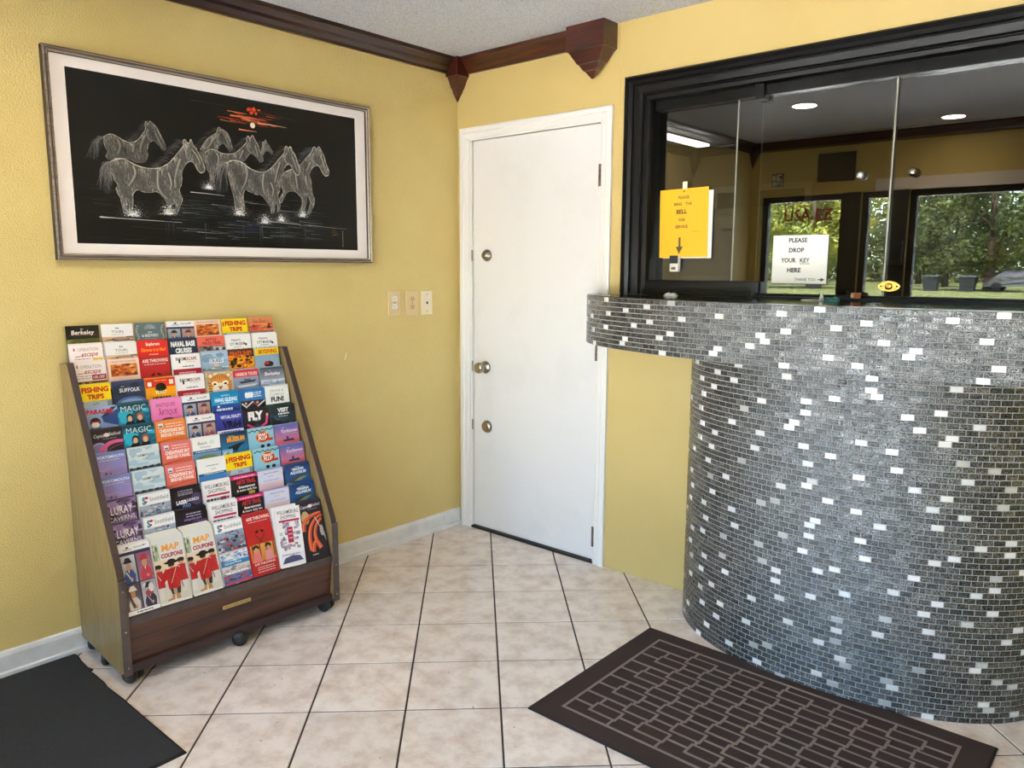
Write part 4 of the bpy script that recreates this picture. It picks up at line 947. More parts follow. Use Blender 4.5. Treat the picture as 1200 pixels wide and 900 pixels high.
def D_hang(p):
    p.r(0, 0, 1, 1, '1c3c8c', '2c58ac'); p.r(0, .38, 1, 1, '1898cc', '1490c8'); p.t('experience', .5, .82, .07, 'e8f4f8', .34); p.t('HANG GLIDING', .52, .54, .18, 'f6fafc', .84, .03, .05); lines_(p, .3, .78, [.44], .05, 'd0e8f4'); p.e(.22, .30, .05, .05, 'f0f4f8'); lines_(p, .14, .74, [.08], .12, 'c8dcf0')
def D_bluep(p):
    p.r(0, 0, 1, 1, '201c28', '2c78bc'); p.r(0, .42, 1, 1, '2c78bc'); 
    for k in range(3): p.e(.26+k*.10, .70, .07, .16, 'f4f6f8')
    lines_(p, .55, .85, [.78, .68, .58], .05, 'e8eef4'); p.photo(0, 0, 1, .42, ['241c28', '38303c', '1c1820'], 6, 2, .3)
    for u, c in ((.2, 'f0e8e4'), (.66, 'c03c50')): p.st([(u-.16, .3), (u, .1), (u+.04, 0)], .06, c); p.e(u, .28, .05, .07, 'd8a080'); p.st([(u+.3, .36), (u, .08)], .06, 'e8e0dc')
def D_zip(p):
    p.r(0, 0, 1, 1, 'f2f3ef'); p.t('ZIPLINE &', .5, .70, .14, '787c78', .56, -.006); p.t('CLIMBING', .5, .50, .14, '888c88', .6, -.008); p.t('FUN!', .5, .20, .24, '28302c', .60, .05); p.r(0, -2, 1, .08, '305c2c')
def D_captain(p):
    p.r(0, -3, 1, 1, '221c26', '2c2430'); p.t("Captain", .30, .66, .15, 'f0ecec', .36, 0, .15); p.e(.52, .74, .09, .09, 'f2dcd8'); p.t("Seafood", .76, .70, .15, 'f0ecec', .34, 0, .15); lines_(p, .4, .8, [.56], .03, '9890a0')
    if not p.full:
        p.e(.26, .14, .24, .30, 'a8a0cc', 20); p.e(.26, .14, .18, .22, '8c80b4', 18); p.st(smooth_line([(.3, .0), (.5, .32), (.75, .42), (1, .40)], 2), .22, 'e0609c', .12); p.st(smooth_line([(.5, 0), (.7, .2), (.98, .26)], 2), .06, '7c3060', .04)
    else:
        p.e(.26, .18, .16, .34, 'c8a870', 20)
        for pts in ([(.1, -.2), (.3, .1), (.6, .28), (.92, .32)], [(.1, -.5), (.16, -.1), (.5, .3)], [(.3, -1.5), (.28, -.9), (.4, -.3), (.7, .1), (.95, .16)], [(.7, -1.5), (.5, -.9), (.62, -.3), (.9, 0)], [(.35, -1.6), (.5, -1.0), (.72, -1.4)]):
            q = smooth_line(pts, 2); p.st(q, .26, 'd8542c', .10); p.st([(u-.02, v+.03) for u, v in q], .07, 'f09060', .02)
        for k in range(5): p.st(smooth_line([(.62+k*.02, .18-k*.05), (.82, -.5), (.96, -1.2+k*.1)], 2), .014, 'e8dcd0')
        p.e(.84, -.62, .08, .3, 'b8b0ac', 8); lines_(p, .3, .55, [-1.78], .05, 'd8c8b0')
def D_bridge(p, c1='e87830', c2='f08c44'):
    p.r(0, 0, 1, 1, c1, c2); p.r(.08, .70, .24, .90, 'e4e8ee'); p.r(.10, .72, .22, .80, '5474a0'); lines_(p, .34, .9, [.82, .70], .04, 'f6e4d4'); p.t('CHESAPEAKE BAY', .52, .46, .16, 'fbf3ea', .84, .03, .05); p.t('BRIDGE-TUNNEL', .54, .26, .15, 'fbf3ea', .80, .03, .05); p.st(smooth_line([(0, .02), (.4, .12), (1, .18)], 1), .04, 'b04820', .02)
def D_bridge2(p): D_bridge(p, 'e0664c', 'e8787c')
def D_vr(p):
    p.r(0, 0, 1, 1, '2c3490', '3840a0'); p.t('VIRTUAL REALITY', .56, .70, .15, 'eceef8', .78, .03); p.t('VR64', .56, .22, .34, '12102c', .74, .06, .1); p.r(0, -2, 1, .12, 'e8e8f2'); lines_(p, .15, .9, [.0], .06, '6068a8')
def D_fly(p):
    p.r(0, 0, 1, 1, '1a181c', '262228'); p.t('FLY', .46, .44, .38, 'f6f6f6', .60, .08); p.t('with us', .5, .34, .06, 'd8d8d8', .2); p.st([(.1, .22), (.3, .06), (.5, .0)], .12, 'd0386c'); p.st([(.92, .56), (.86, .2), (.62, .02)], .12, 'd83c78'); p.e(.5, .08, .14, .14, '3c3c44'); p.e(.92, .62, .05, .08, 'e8a080')
def D_visit(p):
    p.r(0, 0, 1, 1, '1c2a30', '202830'); p.photo(0, .0, 1, .6, ['182830', '2c4450', '101a20', '3c5c68'], 18, 3, .25); p.t('VISIT', .5, .64, .20, 'f0f4f4', .52, .05); lines_(p, .28, .74, [.50], .08, 'e4ecec'); lines_(p, .3, .68, [.38], .05, 'b0bcc0')
def D_ports(p):
    p.r(0, 0, 1, 1, 'b490c4', '6c88c8'); p.photo(0, .05, 1, .6, ['9c8cc8', 'a890c8', '8c8ccc', 'b898c8'], 8, 3, .5); p.t('PORTSMOUTH', .55, .76, .12, 'f0eef8', .82, .015); lines_(p, .2, .8, [.66], .025, 'd8d4ec'); p.p([(.30, .04), (.36, .18), (.40, .04)], '50508c'); p.r(.46, .04, .52, .10, '50508c')
def D_hamp(p):
    p.r(0, 0, 1, 1, 'c4d4dc', '9cc0d4'); p.photo(0, .2, 1, 1, ['c8d8e0', 'e0e8ea', 'acc8d8', 'd4e0e4'], 14, 5, .4); p.t('HAMPTON', .56, .58, .12, '384858', .54, .005); lines_(p, .46, .7, [.48], .02, '707c88'); p.r(0, -1, 1, .06, '50607c')
    for k in range(16): p.e(k/15, .09, .05, .04+.02*math.sin(k*1.9), '343c38', 7)
def D_white(p):
    p.r(0, 0, 1, 1, 'f2f2ef'); p.t('Beach', .36, .66, .16, '6c7476', .32, 0, .12); p.e(.70, .74, .10, .10, 'dce4e4'); p.t('Getaways', .46, .50, .10, '808888', .42, 0); p.r(0, .26, 1, .40, '24588c'); lines_(p, .1, .9, [.31], .04, 'd8e4ec'); p.r(0, -2, 1, .26, '88a0a8', '6c94bc'); p.e(.5, .04, .34, .12, '6c8c60')
def D_white2(p):
    p.r(0, 0, 1, 1, 'f3f3f1'); lines_(p, .3, .75, [.66], .05, 'a0a4a8'); p.t('guide', .55, .48, .08, '8c9498', .2, 0); p.r(0, .22, 1, .34, '205888'); lines_(p, .2, .9, [.27], .04, 'd4e0e8'); p.r(0, -2, 1, .22, '2c78b8', '3c88c8')
def D_museum(p):
    p.r(0, 0, 1, 1, '1c7cb4', '203850'); p.t('Aviation', .4, .82, .07, 'f0c040'); p.t('MUSEUM', .56, .58, .22, 'f09c1c', .66, .06); p.p([(.2, .3), (.6, .44), (.95, .50), (.7, .30), (.55, .06)], '181c24'); p.st([(.06, .22), (.4, .10)], .05, 'e8eef2', .01); p.photo(.0, .0, .4, .24, ['e0e8ee', '3898c8', '186898'], 8, 4, .3)
def D_smart(p):
    p.r(0, 0, 1, 1, '88c4dc', '94ccdf')
    for k in range(10): p.r(k/10, .86+.05*(k % 2), (k+1)/10, .91+.05*(k % 2), '1c2024')
    p.e(.54, .56, .28, .30, 'e89c2c', 24); p.e(.54, .56, .24, .26, 'b82420', 24); p.t('SMART', .54, .60, .15, 'f8ecd8', .40, .04, .08); p.t('PLUS', .54, .40, .17, 'f8ecd8', .36, .05, .08); p.r(.66, .32, .94, .46, 'd83028')
    for u in (.5, .74): p.p([(u-.06, .0), (u+.06, .0), (u+.08, .12), (u, .18), (u-.08, .12)], '24241c')
def D_york(p):
    p.r(0, 0, 1, 1, 'e07884', '4c68b4'); p.r(0, 0, 1, .22, 'd8645c', 'c8688c'); p.t('Yorktown', .58, .58, .18, 'f4f2fa', .70, .01, .15); p.t('visit', .34, .82, .06, 'd8d8f0'); lines_(p, .3, .9, [.50], .02, 'b8b4dc'); p.e(.5, .30, .05, .08, '343464'); p.p([(.3, .12), (.34, .22), (.74, .24), (.8, .12)], '2c2c58')
def D_luray(p):
    p.r(0, 0, 1, 1, '5c4468', '382c44'); p.photo(0, .0, 1, 1, ['74548c', '987cb0', '3c2c4c', 'b8a0c4', '54406c', '2c2034'], 44, 5, .16)
    for k in range(12): p.p([(k/12, 0), ((k+.5)/12, .18+.1*math.sin(k*3.1)), ((k+1)/12, 0)], 'a894b8')
    p.t('LURAY', .56, .40, .34, 'f6f4f4', .66, .01); p.t('CAVERNS', .54, .10, .19, 'f0ecf0', .80, .01)
def D_smith(p):
    p.r(0, -3, 1, 1, '70809c'); p.photo(0, -.3, 1, .5, ['5c6c8c', 'a8b4c4', '384868', 'd0d4dc', '747c8c', 'c8ccd0'], 60, 6, .10); p.r(0, .52, 1, 1, 'f2f2f2'); p.t('S', .16, .58, .30, '2090a8', .12, .06); p.e(.25, .84, .05, .06, 'c02848'); p.e(.22, .66, .04, .05, 'c02848'); p.t('Smithfield', .64, .66, .19, '707478', .60, 0); p.r(0, .50, 1, .53, 'd0d4d8')
    if p.full:
        p.photo(0, -.42, 1, .50, ['44546c', '98a8c0', '6c7c98', 'd8dce4', '283850', 'b84048'], 70, 6, .10); p.r(0, -.50, 1, -.42, 'e0b8b8')
        p.photo(0, -1.08, 1, -.50, ['6ca0cc', 'e0e4e8', '9c5c54', '4870a0', '88b8dc'], 50, 9, .12); p.p([(.1, -.8), (.3, -.6), (.5, -.8)], 'e8e8ea')
        p.r(0, -1.08, 1, -.90, '2880bc'); p.t('Genuine Places', .42, -1.02, .10, 'e8f2f8', .6)
        p.photo(0, -1.5, 1, -1.10, ['b0aca8', 'd8d0c8', '6c84a8', '8c8078'], 36, 11, .12); lines_(p, .1, .9, [-1.46], .07, 'eeeef0')
        p.photo(0, -1.98, 1, -1.52, ['3c5488', '6c7cac', '2c3c64', 'b85050', '8c98bc'], 44, 12, .12); lines_(p, .05, .95, [-1.94], .09, 'd8384c', 4)
def D_launch(p):
    p.r(0, 0, 1, 1, '241c30', '18141c'); lines_(p, .24, .74, [.80, .70, .62], .045, 'a098b0', 3); p.e(.86, .34, .2, .3, '4c3c68'); p.t('LASER', .34, .22, .17, 'f0f0f4', .36, .05); p.t('LAUNCH', .72, .28, .14, 'd8dcec', .4, .03); p.t('PAD', .5, .04, .14, '7ca0d8', .3, .03)
def D_launch2(p):
    p.r(0, 0, 1, 1, '261c34', '16121c'); lines_(p, .3, .8, [.74, .62], .05, 'b0a8c0', 5); p.t('trampoline park', .52, .46, .12, 'a084c8', .6, .02); p.photo(.5, .1, 1, .4, ['3c2c54', '5c4480', '241c34'], 10, 2, .3)
def D_will(p):
    p.r(0, -3, 1, 1, 'f4f1f2'); p.t('WILLIAMSBURG', .5, .66, .19, '3c3c48', .86, .005); p.t('SHOPPING', .5, .42, .19, '4c4c5c', .62, .005); p.r(.12, .26, .94, .36, 'c02454'); 
    if not p.full: lines_(p, .1, .9, [.04], .12, '50485c', 6); p.r(.6, .02, .82, .18, '8c3450')
    else:
        R = random.Random(4)
        for k in range(34):
            u = R.uniform(.06, .82); v = R.uniform(-1.25, .12); p.photo(u, v, u+R.uniform(.08, .18), v+R.uniform(.08, .2), ['c4bccc', '8c88a4', 'e4e0e8', '54506c', 'ac5c78'], 4, k, .4)
        p.r(.40, -.80, .62, -.02, 'b82850'); lines_(p, .44, .58, [-.2, -.4, -.6], .06, 'f0d0d8', 4)
        p.r(.04, -1.86, .96, -1.30, 'e8e6f0'); p.p([(.08, -1.8), (.92, -1.74), (.8, -1.5), (.5, -1.42), (.2, -1.52)], '545478'); lines_(p, .1, .8, [-1.4], .05, '8c88a8', 5)
def D_auto(p):
    p.r(0, 0, 1, 1, '1c181c'); p.r(0, .82, 1, 1, 'e02870'); lines_(p, .1, .9, [.87], .06, 'f8b8d0', 3); p.t('ARTS TRAIL', .54, .56, .20, 'c02c3c', .74, .05); p.t('Entertainment', .56, .36, .12, 'ececec', .62, .03); p.t('& more daily fun', .54, .20, .11, 'e4e4e4', .76, .03); p.t('2023', .72, .02, .12, 'e8c83c', .24, .05)
def D_lav(p):
    p.r(0, 0, 1, 1, 'e8c4c4', 'd0d4ec'); p.photo(0, .35, 1, .9, ['d4d8ee', 'dcd8ea', 'ccd4ec'], 8, 3, .5); lines_(p, .24, .84, [.80], .04, '8490b8', 2); p.t('spring', .5, .64, .08, '98a0c4', .3, 0); p.t('scenic places guide', .52, .42, .08, '6c7cb0', .78, 0); p.r(0, -2, 1, .0, 'c07080')
def D_aqua(p):
    p.r(0, 0, 1, 1, '1c5c98', '1c3c74'); p.t('come to', .5, .84, .06, 'd8e8f4', .3); p.t('VIRGINIA', .52, .68, .13, 'f0f6fa', .52, .04); p.t('AQUARIUM', .52, .50, .14, 'f0f6fa', .66, .04); p.p([(.1, .14), (.4, .34), (.78, .40), (.98, .32), (.7, .2), (.4, .06)], '3c4838'); p.p([(.3, .12), (.6, .3), (.9, .32), (.6, .12)], '8c8c70'); p.photo(.0, .0, .3, .12, ['c4a06c', '2868a4'], 6, 2, .3)
def D_map(p):
    p.r(0, -3, 1, 1, 'e4e2da', 'dcdcd8'); p.photo(0, .0, .18, .72, ['8ca078', 'c4c8b4', '54683c', 'e0e0d4'], 14, 3, .3); p.t('MAP', .56, .36, .28, 'f0a02c', .72, .03, .08); p.t('COUPONS', .58, .06, .18, 'b02c50', .70, .05, .05)
    p.r(0, -.5, 1, -.02, 'dcc8ac', 'e4d0b4'); p.photo(0, -1.9, 1, -.5, ['dcd8cc', 'e4e0d8', 'd0ccc0'], 10, 5, .5)
    for u, v, s in ((.08, -.42, .42), (.82, -.30, .45)):
        p.e(u, v+.06, .10*s*2, .05, '241c1c'); p.e(u, v+.14, .12, .10, '241c1c'); p.e(u, v, .07, .07, 'c8987c'); p.p([(u-.15, v-.8), (u+.15, v-.8), (u+.12, v-.06), (u-.12, v-.06)], 'b82830'); p.st([(u-.1, v-.1), (u+.08, v-.6)], .03, 'e8e0d8')
        p.r(u-.08, v-1.3, u+.08, v-.8, 'd8d4cc')
    # central figure in red coat seen from behind
    p.p([(.34, -1.30), (.70, -1.30), (.66, -1.62), (.40, -1.62)], '302c34'); p.p([(.44, -1.30), (.56, -1.30), (.56, -1.62), (.46, -1.62)], 'b09878')
    p.p([(.38, -1.60), (.47, -1.60), (.46, -1.84), (.22, -1.86), (.24, -1.78), (.38, -1.72)], 'b88458'); p.p([(.52, -1.60), (.62, -1.60), (.66, -1.84), (.50, -1.84)], 'b88458')
    p.p([(.36, -.46), (.30, -.44), (.20, -.62), (.06, -1.06), (.14, -1.14), (.30, -.90), (.32, -1.34), (.62, -1.36), (.70, -1.28), (.72, -.86), (.86, -.98), (.94, -.92), (.84, -.60), (.72, -.44), (.62, -.42)], 'bc1c28')
    p.p([(.44, -.7), (.40, -1.3), (.46, -1.32), (.50, -.7)], 'a01620'); p.p([(.62, -.6), (.66, -1.3), (.60, -1.34)], 'cc2c34'); p.st([(.64, -.46), (.42, -1.10)], .02, 'e8d8c0')
    p.e(.50, -.36, .09, .08, 'c49478'); p.e(.50, -.30, .11, .07, '34281c'); p.p([(.27, -.19), (.30, -.15), (.38, -.13), (.43, -.06), (.52, -.03), (.61, -.06), (.66, -.13), (.76, -.15), (.79, -.19), (.66, -.25), (.52, -.27), (.38, -.25)], '1c181c'); p.st([(.74, -1.1), (.78, -1.4)], .04, '585048')
T_ = {'berk': (D_berkeley, '3a3a34', 'dark leaflet with white script over green foliage'), 'tours': (D_tours, 'e8e4e0', 'white topped leaflet with a sandy photo strip'), 'slate': (D_slate, '6c7c80', 'slate grey leaflet with a pale fan crest'),
 'cost': (D_costume, 'e4e2e4', 'leaflet with costumed people under a white header'), 'lion': (D_lion, 'ecd0bc', 'peach leaflet with an orange picture panel'), 'fish': (D_fish, 'e8dc60', 'yellow leaflet with red block capitals on fishing'), 'sea': (D_sea, 'c88c70', 'orange sunset leaflet with a small sailing ship'),
 'esc': (D_escape, 'f0e0dc', 'pale pink leaflet with a yellow corner box'), 'esc2': (D_escape2, 'f0e0dc', 'pale pink leaflet with a dark red discount box'), 'bel': (D_believe, 'd8403c', 'bright red leaflet with orange lettering and a yellow disc'), 'navy': (D_navy, '405068', 'navy leaflet with bold white capitals on naval base cruises'),
 'coral': (D_coral, 'd87870', 'coral headed leaflet over two grey photos'), 'jb': (D_jblack, 'f0eeec', 'white leaflet with a jagged black foot'), 'axe': (D_axe, 'b83034', 'red leaflet on axe throwing'), 'room': (D_room, 'ecebea', 'white leaflet with a red foot and black and red title'),
 'ship': (D_ship, 'a8bccc', 'pale blue leaflet with a white ship-shaped title'), 'aut': (D_autumn, '6c4c28', 'orange and black autumn leaflet on pirate ships'), 'sky': (D_sky, 'b8c4c8', 'yellow headed skydiving leaflet'), 'suf': (D_suffolk, '44506c', 'dark navy leaflet with white capitals over a blue arc'),
 'pir': (D_pirate, 'e0a040', 'red and amber leaflet with a black hat'), 'tig': (D_tiger, 'c8a880', 'leaflet with a tiger face'), 'harb': (D_harbor, 'a0a8bc', 'red headed harbor tour leaflet over a grey ship'), 'berk2': (D_berk2, '98a4b4', 'grey blue leaflet with white script title'),
 'para': (D_parasail, '9cb0cc', 'blue parasail leaflet with red capitals'), 'mag': (D_magic, '2c5c70', 'teal magic show leaflet with two people'), 'pink': (D_pink, 'e090bc', 'bright pink antiques leaflet'), 'hang': (D_hang, '3088b8', 'sky blue hang gliding leaflet'), 'blup': (D_bluep, '4c84b4', 'leaflet with a blue band over figures on black'),
 'zip': (D_zip, 'e8e8e4', 'white leaflet with the large word FUN'), 'cap': (D_captain, '3c343c', 'black seafood leaflet'), 'br': (D_bridge, 'd88c5c', 'orange bridge and tunnel leaflet'), 'br2': (D_bridge2, 'd88078', 'coral bridge and tunnel leaflet'), 'vr': (D_vr, '4c5490', 'indigo virtual reality leaflet'),
 'fly': (D_fly, '302c30', 'black leaflet with the word FLY'), 'vis': (D_visit, '38444c', 'dark green-black leaflet with the word VISIT'), 'port': (D_ports, '9c90c0', 'lilac and blue sky leaflet with white capitals'), 'ham': (D_hamp, 'd0dce0', 'pale cloudy sky leaflet with a row of dark trees'),
 'wh': (D_white, 'eeeeec', 'white leaflet with a blue band and a green island'), 'wh2': (D_white2, 'f0f0ee', 'white leaflet with a bright blue foot'), 'mus': (D_museum, '2c5878', 'dark blue museum leaflet with orange title'), 'sm': (D_smart, 'a0c8d4', 'light blue leaflet with a red round badge'),
 'yk': (D_york, '9080b0', 'blue to pink sunset leaflet with white script'), 'lur': (D_luray, '5c4c68', 'purple cavern leaflet with tall white lettering'), 'smi': (D_smith, 'd8dce0', 'white headed town leaflet with a teal and red emblem'), 'lau': (D_launch, '2c2838', 'near black leaflet with pale capitals and purple glow'),
 'lau2': (D_launch2, '2c2838', 'dark purple trampoline leaflet'), 'wil': (D_will, 'ececee', 'white shopping leaflet with a crimson bar'), 'aut2': (D_auto, '44303c', 'black leaflet with a hot pink header'), 'lav': (D_lav, '9c94cc', 'pale lavender leaflet with thin blue text'),
 'aq': (D_aqua, '305480', 'deep blue aquarium leaflet with a sea turtle'), 'map': (D_map, 'dedcd4', 'coupon map leaflet with a soldier in a red coat')}
GRID = ['berk tours slate cost lion fish sea', 'esc tours bel navy coral jb jb', 'esc2 lion axe room ship aut sky', 'fish suf pir room tig harb berk2', 'para mag pink cost hang blup zip',
        'cap mag br cost vr fly vis', 'port ham br2 wh mus sm yk', 'port ham br2 wh2 fish sm yk', 'lur smi lau wil aut2 lav aq', 'lur smi lau2 wil aut2 lav aq', 'cost map map smi axe wil cap']
paper_m = {}
def leaf_meshes(key, full):
    fn, edge, _ = T_[key]
    if edge not in paper_m: paper_m[edge] = mat('leaflet_paper_'+key, edge, .5)
    w_, h_, th = LW, LH, .0016
    p = Print(w_, h_, .0001); p.full = full; p.a, p.b = .665, 1.0
    fn(p)
    for i, v in enumerate(p.v):        # trim anything that falls off the sheet
        p.v[i] = (max(-w_/2, min(w_/2, v[0])), v[1], max(0, min(h_, v[2])))
    mb = MB(); mb.box(-w_/2, w_/2, 0, th, 0, h_, paper_m[edge])
    front = print_mesh('leaflet', p, mb, M_print)
    mb = MB(); mb.box(-w_/2, w_/2, 0, .0022, 0, h_, paper_m[edge]); back = mb.mesh('leaflet')
    return front, back
cache = {}
ORD = ['first', 'second', 'third', 'fourth', 'fifth', 'sixth', 'seventh']; ROWN = ['top', 'second', 'third', 'fourth', 'fifth', 'sixth', 'seventh', 'eighth', 'ninth', 'tenth', 'bottom']
for r, row in enumerate(GRID):
    x, z = TIERS[r]
    for c, key in enumerate(row.split()):
        full = r == 10
        if (key, full) not in cache: cache[(key, full)] = leaf_meshes(key, full)
        fm, bm_ = cache[(key, full)]; desc = T_[key][2]
        pitch = .1145; ly = (c-3)*pitch + (-.002 if r < 10 else 0)
        lean = LEAN[r]; cs, sn = math.cos(lean), math.sin(lean)
        jit = random.uniform(-.0025, .0025); dz = random.uniform(-.003, .001) if r < 10 else 0
        roll = random.gauss(0, .008)
        if full and key == 'wil': roll = .075
        if full: 
            lh_s = 1.0
        bx, bz = x + sn*LH, z - cs*LH
        nb = 2 if r < 10 else (6 if key == 'map' else 3)
        if r == 0: nb = 0
        step = .0030 if r < 10 else .0034
        for k in range(nb, -1, -1):
            mesh = fm if k == 0 else bm_
            o = bpy.data.objects.new('leaflet', mesh); C.objects.link(o)
            up = 0 if k == 0 else random.uniform(.0, .004); sd = 0 if k == 0 else random.uniform(-.003, .001)
            if full and key == 'map' and k: up = .0015*k; sd = -.0022*k*.6
            loc = rackM @ Vector((bx - .20 - k*step*cs - (.001 if k else 0) + (.003 if full and key == 'wil' and k == 0 else 0), ly + jit + sd, bz + k*step*sn + up))
            o.location = loc
            o.rotation_euler = (Matrix.Rotation(RPHI+PI/2, 4, 'Z') @ Matrix.Rotation(-lean, 4, 'X') @ Matrix.Rotation((roll if k == 0 else roll*.3), 4, 'Y')).to_euler()
            if k == 0:
                tag(o, '%s, %s from left, %s tier' % (desc, ORD[c], ROWN[r]), 'leaflet', 'leaflets in the brochure rack')
            else:
                tag(o, '%s leaflet back from the front, in the %s pocket from left, %s tier' % (ORD[k], ORD[c], ROWN[r]), 'leaflet', 'spares, pocket %s of %s tier' % (ORD[c], ROWN[r]))

# ------------------------------------------------------------------ mats
M_mat = mat('dark_brown_mat_pile', (52, 36, 30), .95, bump=(900, .8, .002), speck=(700, (74, 56, 48), .60)); M_line = mat('taupe_mat_rib', (128, 114, 106), .95, bump=(900, .8, .002)); M_rub = mat('mat_rubber', (28, 24, 23), .8)
t = thing('patterned_doormat', 'brown doormat with a taupe brick pattern lying in front of the mosaic counter', 'mat', (2.065, -.79, 0), math.radians(.3))
hx, hy = .590, .376
P_('mat_base', t, lambda mb: mb.box(-hx, hx, -hy, hy, .0006, .006, M_rub, .002))
P_('mat_pile', t, lambda mb: mb.box(-hx+.006, hx-.006, -hy+.006, hy-.006, .0055, .0095, M_mat, .002))
def ribs(mb):
    z0, z1, lw = .0090, .0112, .0085; X, Y = hx-.082, hy-.072
    def rect(x0, x1, y0, y1, zz=z1, fill=False, lw=lw):
        x0, x1, y0, y1 = max(x0, -X), min(x1, X), max(y0, -Y), min(y1, Y)
        if x1-x0 < lw*1.5 or y1-y0 < lw*1.5: return
        if fill: mb.box(x0, x1, y0, y1, z0, zz-.0002, M_mat)
        for a in (y0, y1-lw): mb.box(x0, x1, a, a+lw, z0, zz, M_line)
        for a in (x0, x1-lw): mb.box(a, a+lw, y0+lw, y1-lw, z0, zz, M_line)
    rect(-X, X, -Y, Y)
    rows = 9; bh = 2*Y/rows; bw = .168
    for r in range(rows):
        y = -Y + r*bh
        if r: mb.box(-X+lw, X-lw, y-lw/2, y+lw/2, z0, z1-.0002, M_line)
        x = -X + (bw*.5 if r % 2 else bw) 
        while x < X-.02:
            mb.box(x-lw/2, x+lw/2, y+lw/2, y+bh-lw/2, z0, z1-.0003, M_line)
            x += bw
    for r in range(1, rows):
        y = -Y + r*bh; x = -X + (bw*.5 if r % 2 else bw) + bw*.25
        while x < X-.03:
            rect(x-.052, x+.052, y-bh*.42, y+bh*.42, z1+.0003, True); x += bw*1.0
P_('pattern_rib', t, ribs)['kind'] = 'stuff'
M_char = mat('charcoal_mat_pile', (44, 43, 45), .95, bump=(800, 1, .003), speck=(500, (104, 103, 106), .64))
t = thing('charcoal_doormat', 'plain charcoal floor mat at the lower left, beside the brochure rack', 'mat', (.455, -2.5, 0))
out = [(-.435, .506), (-.405, .508), (-.365, .503), (-.300, .500), (-.270, .506), (-.262, .494), (-.235, .497), (-.150, .497), (-.110, .492), (.0, .496), (.2, .495), (.431, .496), (.434, .2), (.436, -.5), (-.435, -.5)]
P_('mat_base', t, lambda mb: mb.prism(out, .0005, .0045, M_rub, 'z'))
P_('mat_pile', t, lambda mb: mb.prism([(x*.985, y*.985) for x, y in out], .0044, .0085, M_char, 'z'))

# ------------------------------------------------------------------ signs on the counter glass
def sheet(name, label, x, y, z, w_, h_, fn, col, rz=0, ry=0, back=True):
    t = thing(name, label, 'sign', (x, y, z), rz)
    p = Print(w_, h_, .0001, dl=2e-5); fn(p); mb = MB(); mb.box(-w_/2, w_/2, 0, .0008, 0, h_, mat(name+'_paper', col, .55))
    me = print_mesh('printed_sheet', p, mb, mat(name+'_print', (255, 255, 255), .5, attr=True)); o = bpy.data.objects.new('printed_sheet', me); C.objects.link(o); o.parent = t; o.rotation_euler = (0, ry, 0)
    return t
def yellow(p):
    p.r(0, 0, 1, 1, 'f2b00e'); K = '584414'
    p.t('PLEASE', .50, .855, .040, K, .24, .03); p.t('RING', .38, .76, .040, K, .17, .03); p.t('THE', .60, .76, .040, K, .13, .03); p.t('BELL', .46, .64, .060, '4c3a10', .24, .04); p.t('FOR', .47, .53, .038, K, .14, .03); p.t('SERVICE', .46, .43, .040, K, .27, .03); p.t('THANK YOU', .75, .365, .014, K, .20)
    p.r(.405, .15, .45, .295, '544c20'); p.p([(.35, .16), (.505, .16), (.415, .05)], '544c20')
t = sheet('bell_sign', 'yellow paper sign asking to ring the bell, on the left counter pane', 1.306, .036, 1.448, .226, .284, yellow, 'f0ac0c', 0, math.radians(-1.0))
P_('white_backing', t, lambda mb: mb.box(-.098, .128, .003, .006, -.004, .272, M_paper))
P_('hanging_tab', t, lambda mb: mb.box(-.011, .009, -.002, .004, .283, .312, M_plasw, .001))
P_('push_pin', t, lambda mb: mb.lathe([(.002, 0), (.0035, -.003), (.002, -.005)], -.002, -.001, .272, 'y', M_blackm, 10))
t = thing('door_bell', 'small white and black bell push under the arrow of the yellow sign', 'bell', (1.274, .045, 1.388))
boxo('bell_case', t, -.021, .021, -.026, -.004, 0, .068, mat('white_bell_plastic', (226, 222, 210), .4), .004)
boxo('black_face', t, -.0205, .0195, -.0285, -.025, .034, .0675, M_blackm, .002)
boxo('bell_button', t, -.011, .009, -.028, -.025, .008, .019, mat('brown_bell_button', (128, 92, 70), .4), .001)
def white(p):
    p.r(0, 0, 1, 1, 'e6e4de', 'eceae6'); K = '38342e'
    p.t('PLEASE', .46, .855, .088, K, .36, .04); p.t('DROP', .44, .65, .088, K, .28, .04); p.t('YOUR', .30, .44, .088, K, .28, .04); p.t('KEY', .60, .44, .088, K, .18, .03); p.r(.51, .405, .69, .417, K); p.t('HERE', .41, .235, .088, K, .27, .04); p.t('THANK YOU', .62, .055, .062, '4c4842', .38, .01)
    p.r(.85, .075, .91, .095, K); p.p([(.90, .045), (.975, .085), (.90, .125)], K)
t = sheet('key_drop_sign', 'white paper sign asking to drop the key, taped on the middle counter pane', 1.806, .0305, 1.346, .211, .182, white, 'e6e4de', 0, 0)

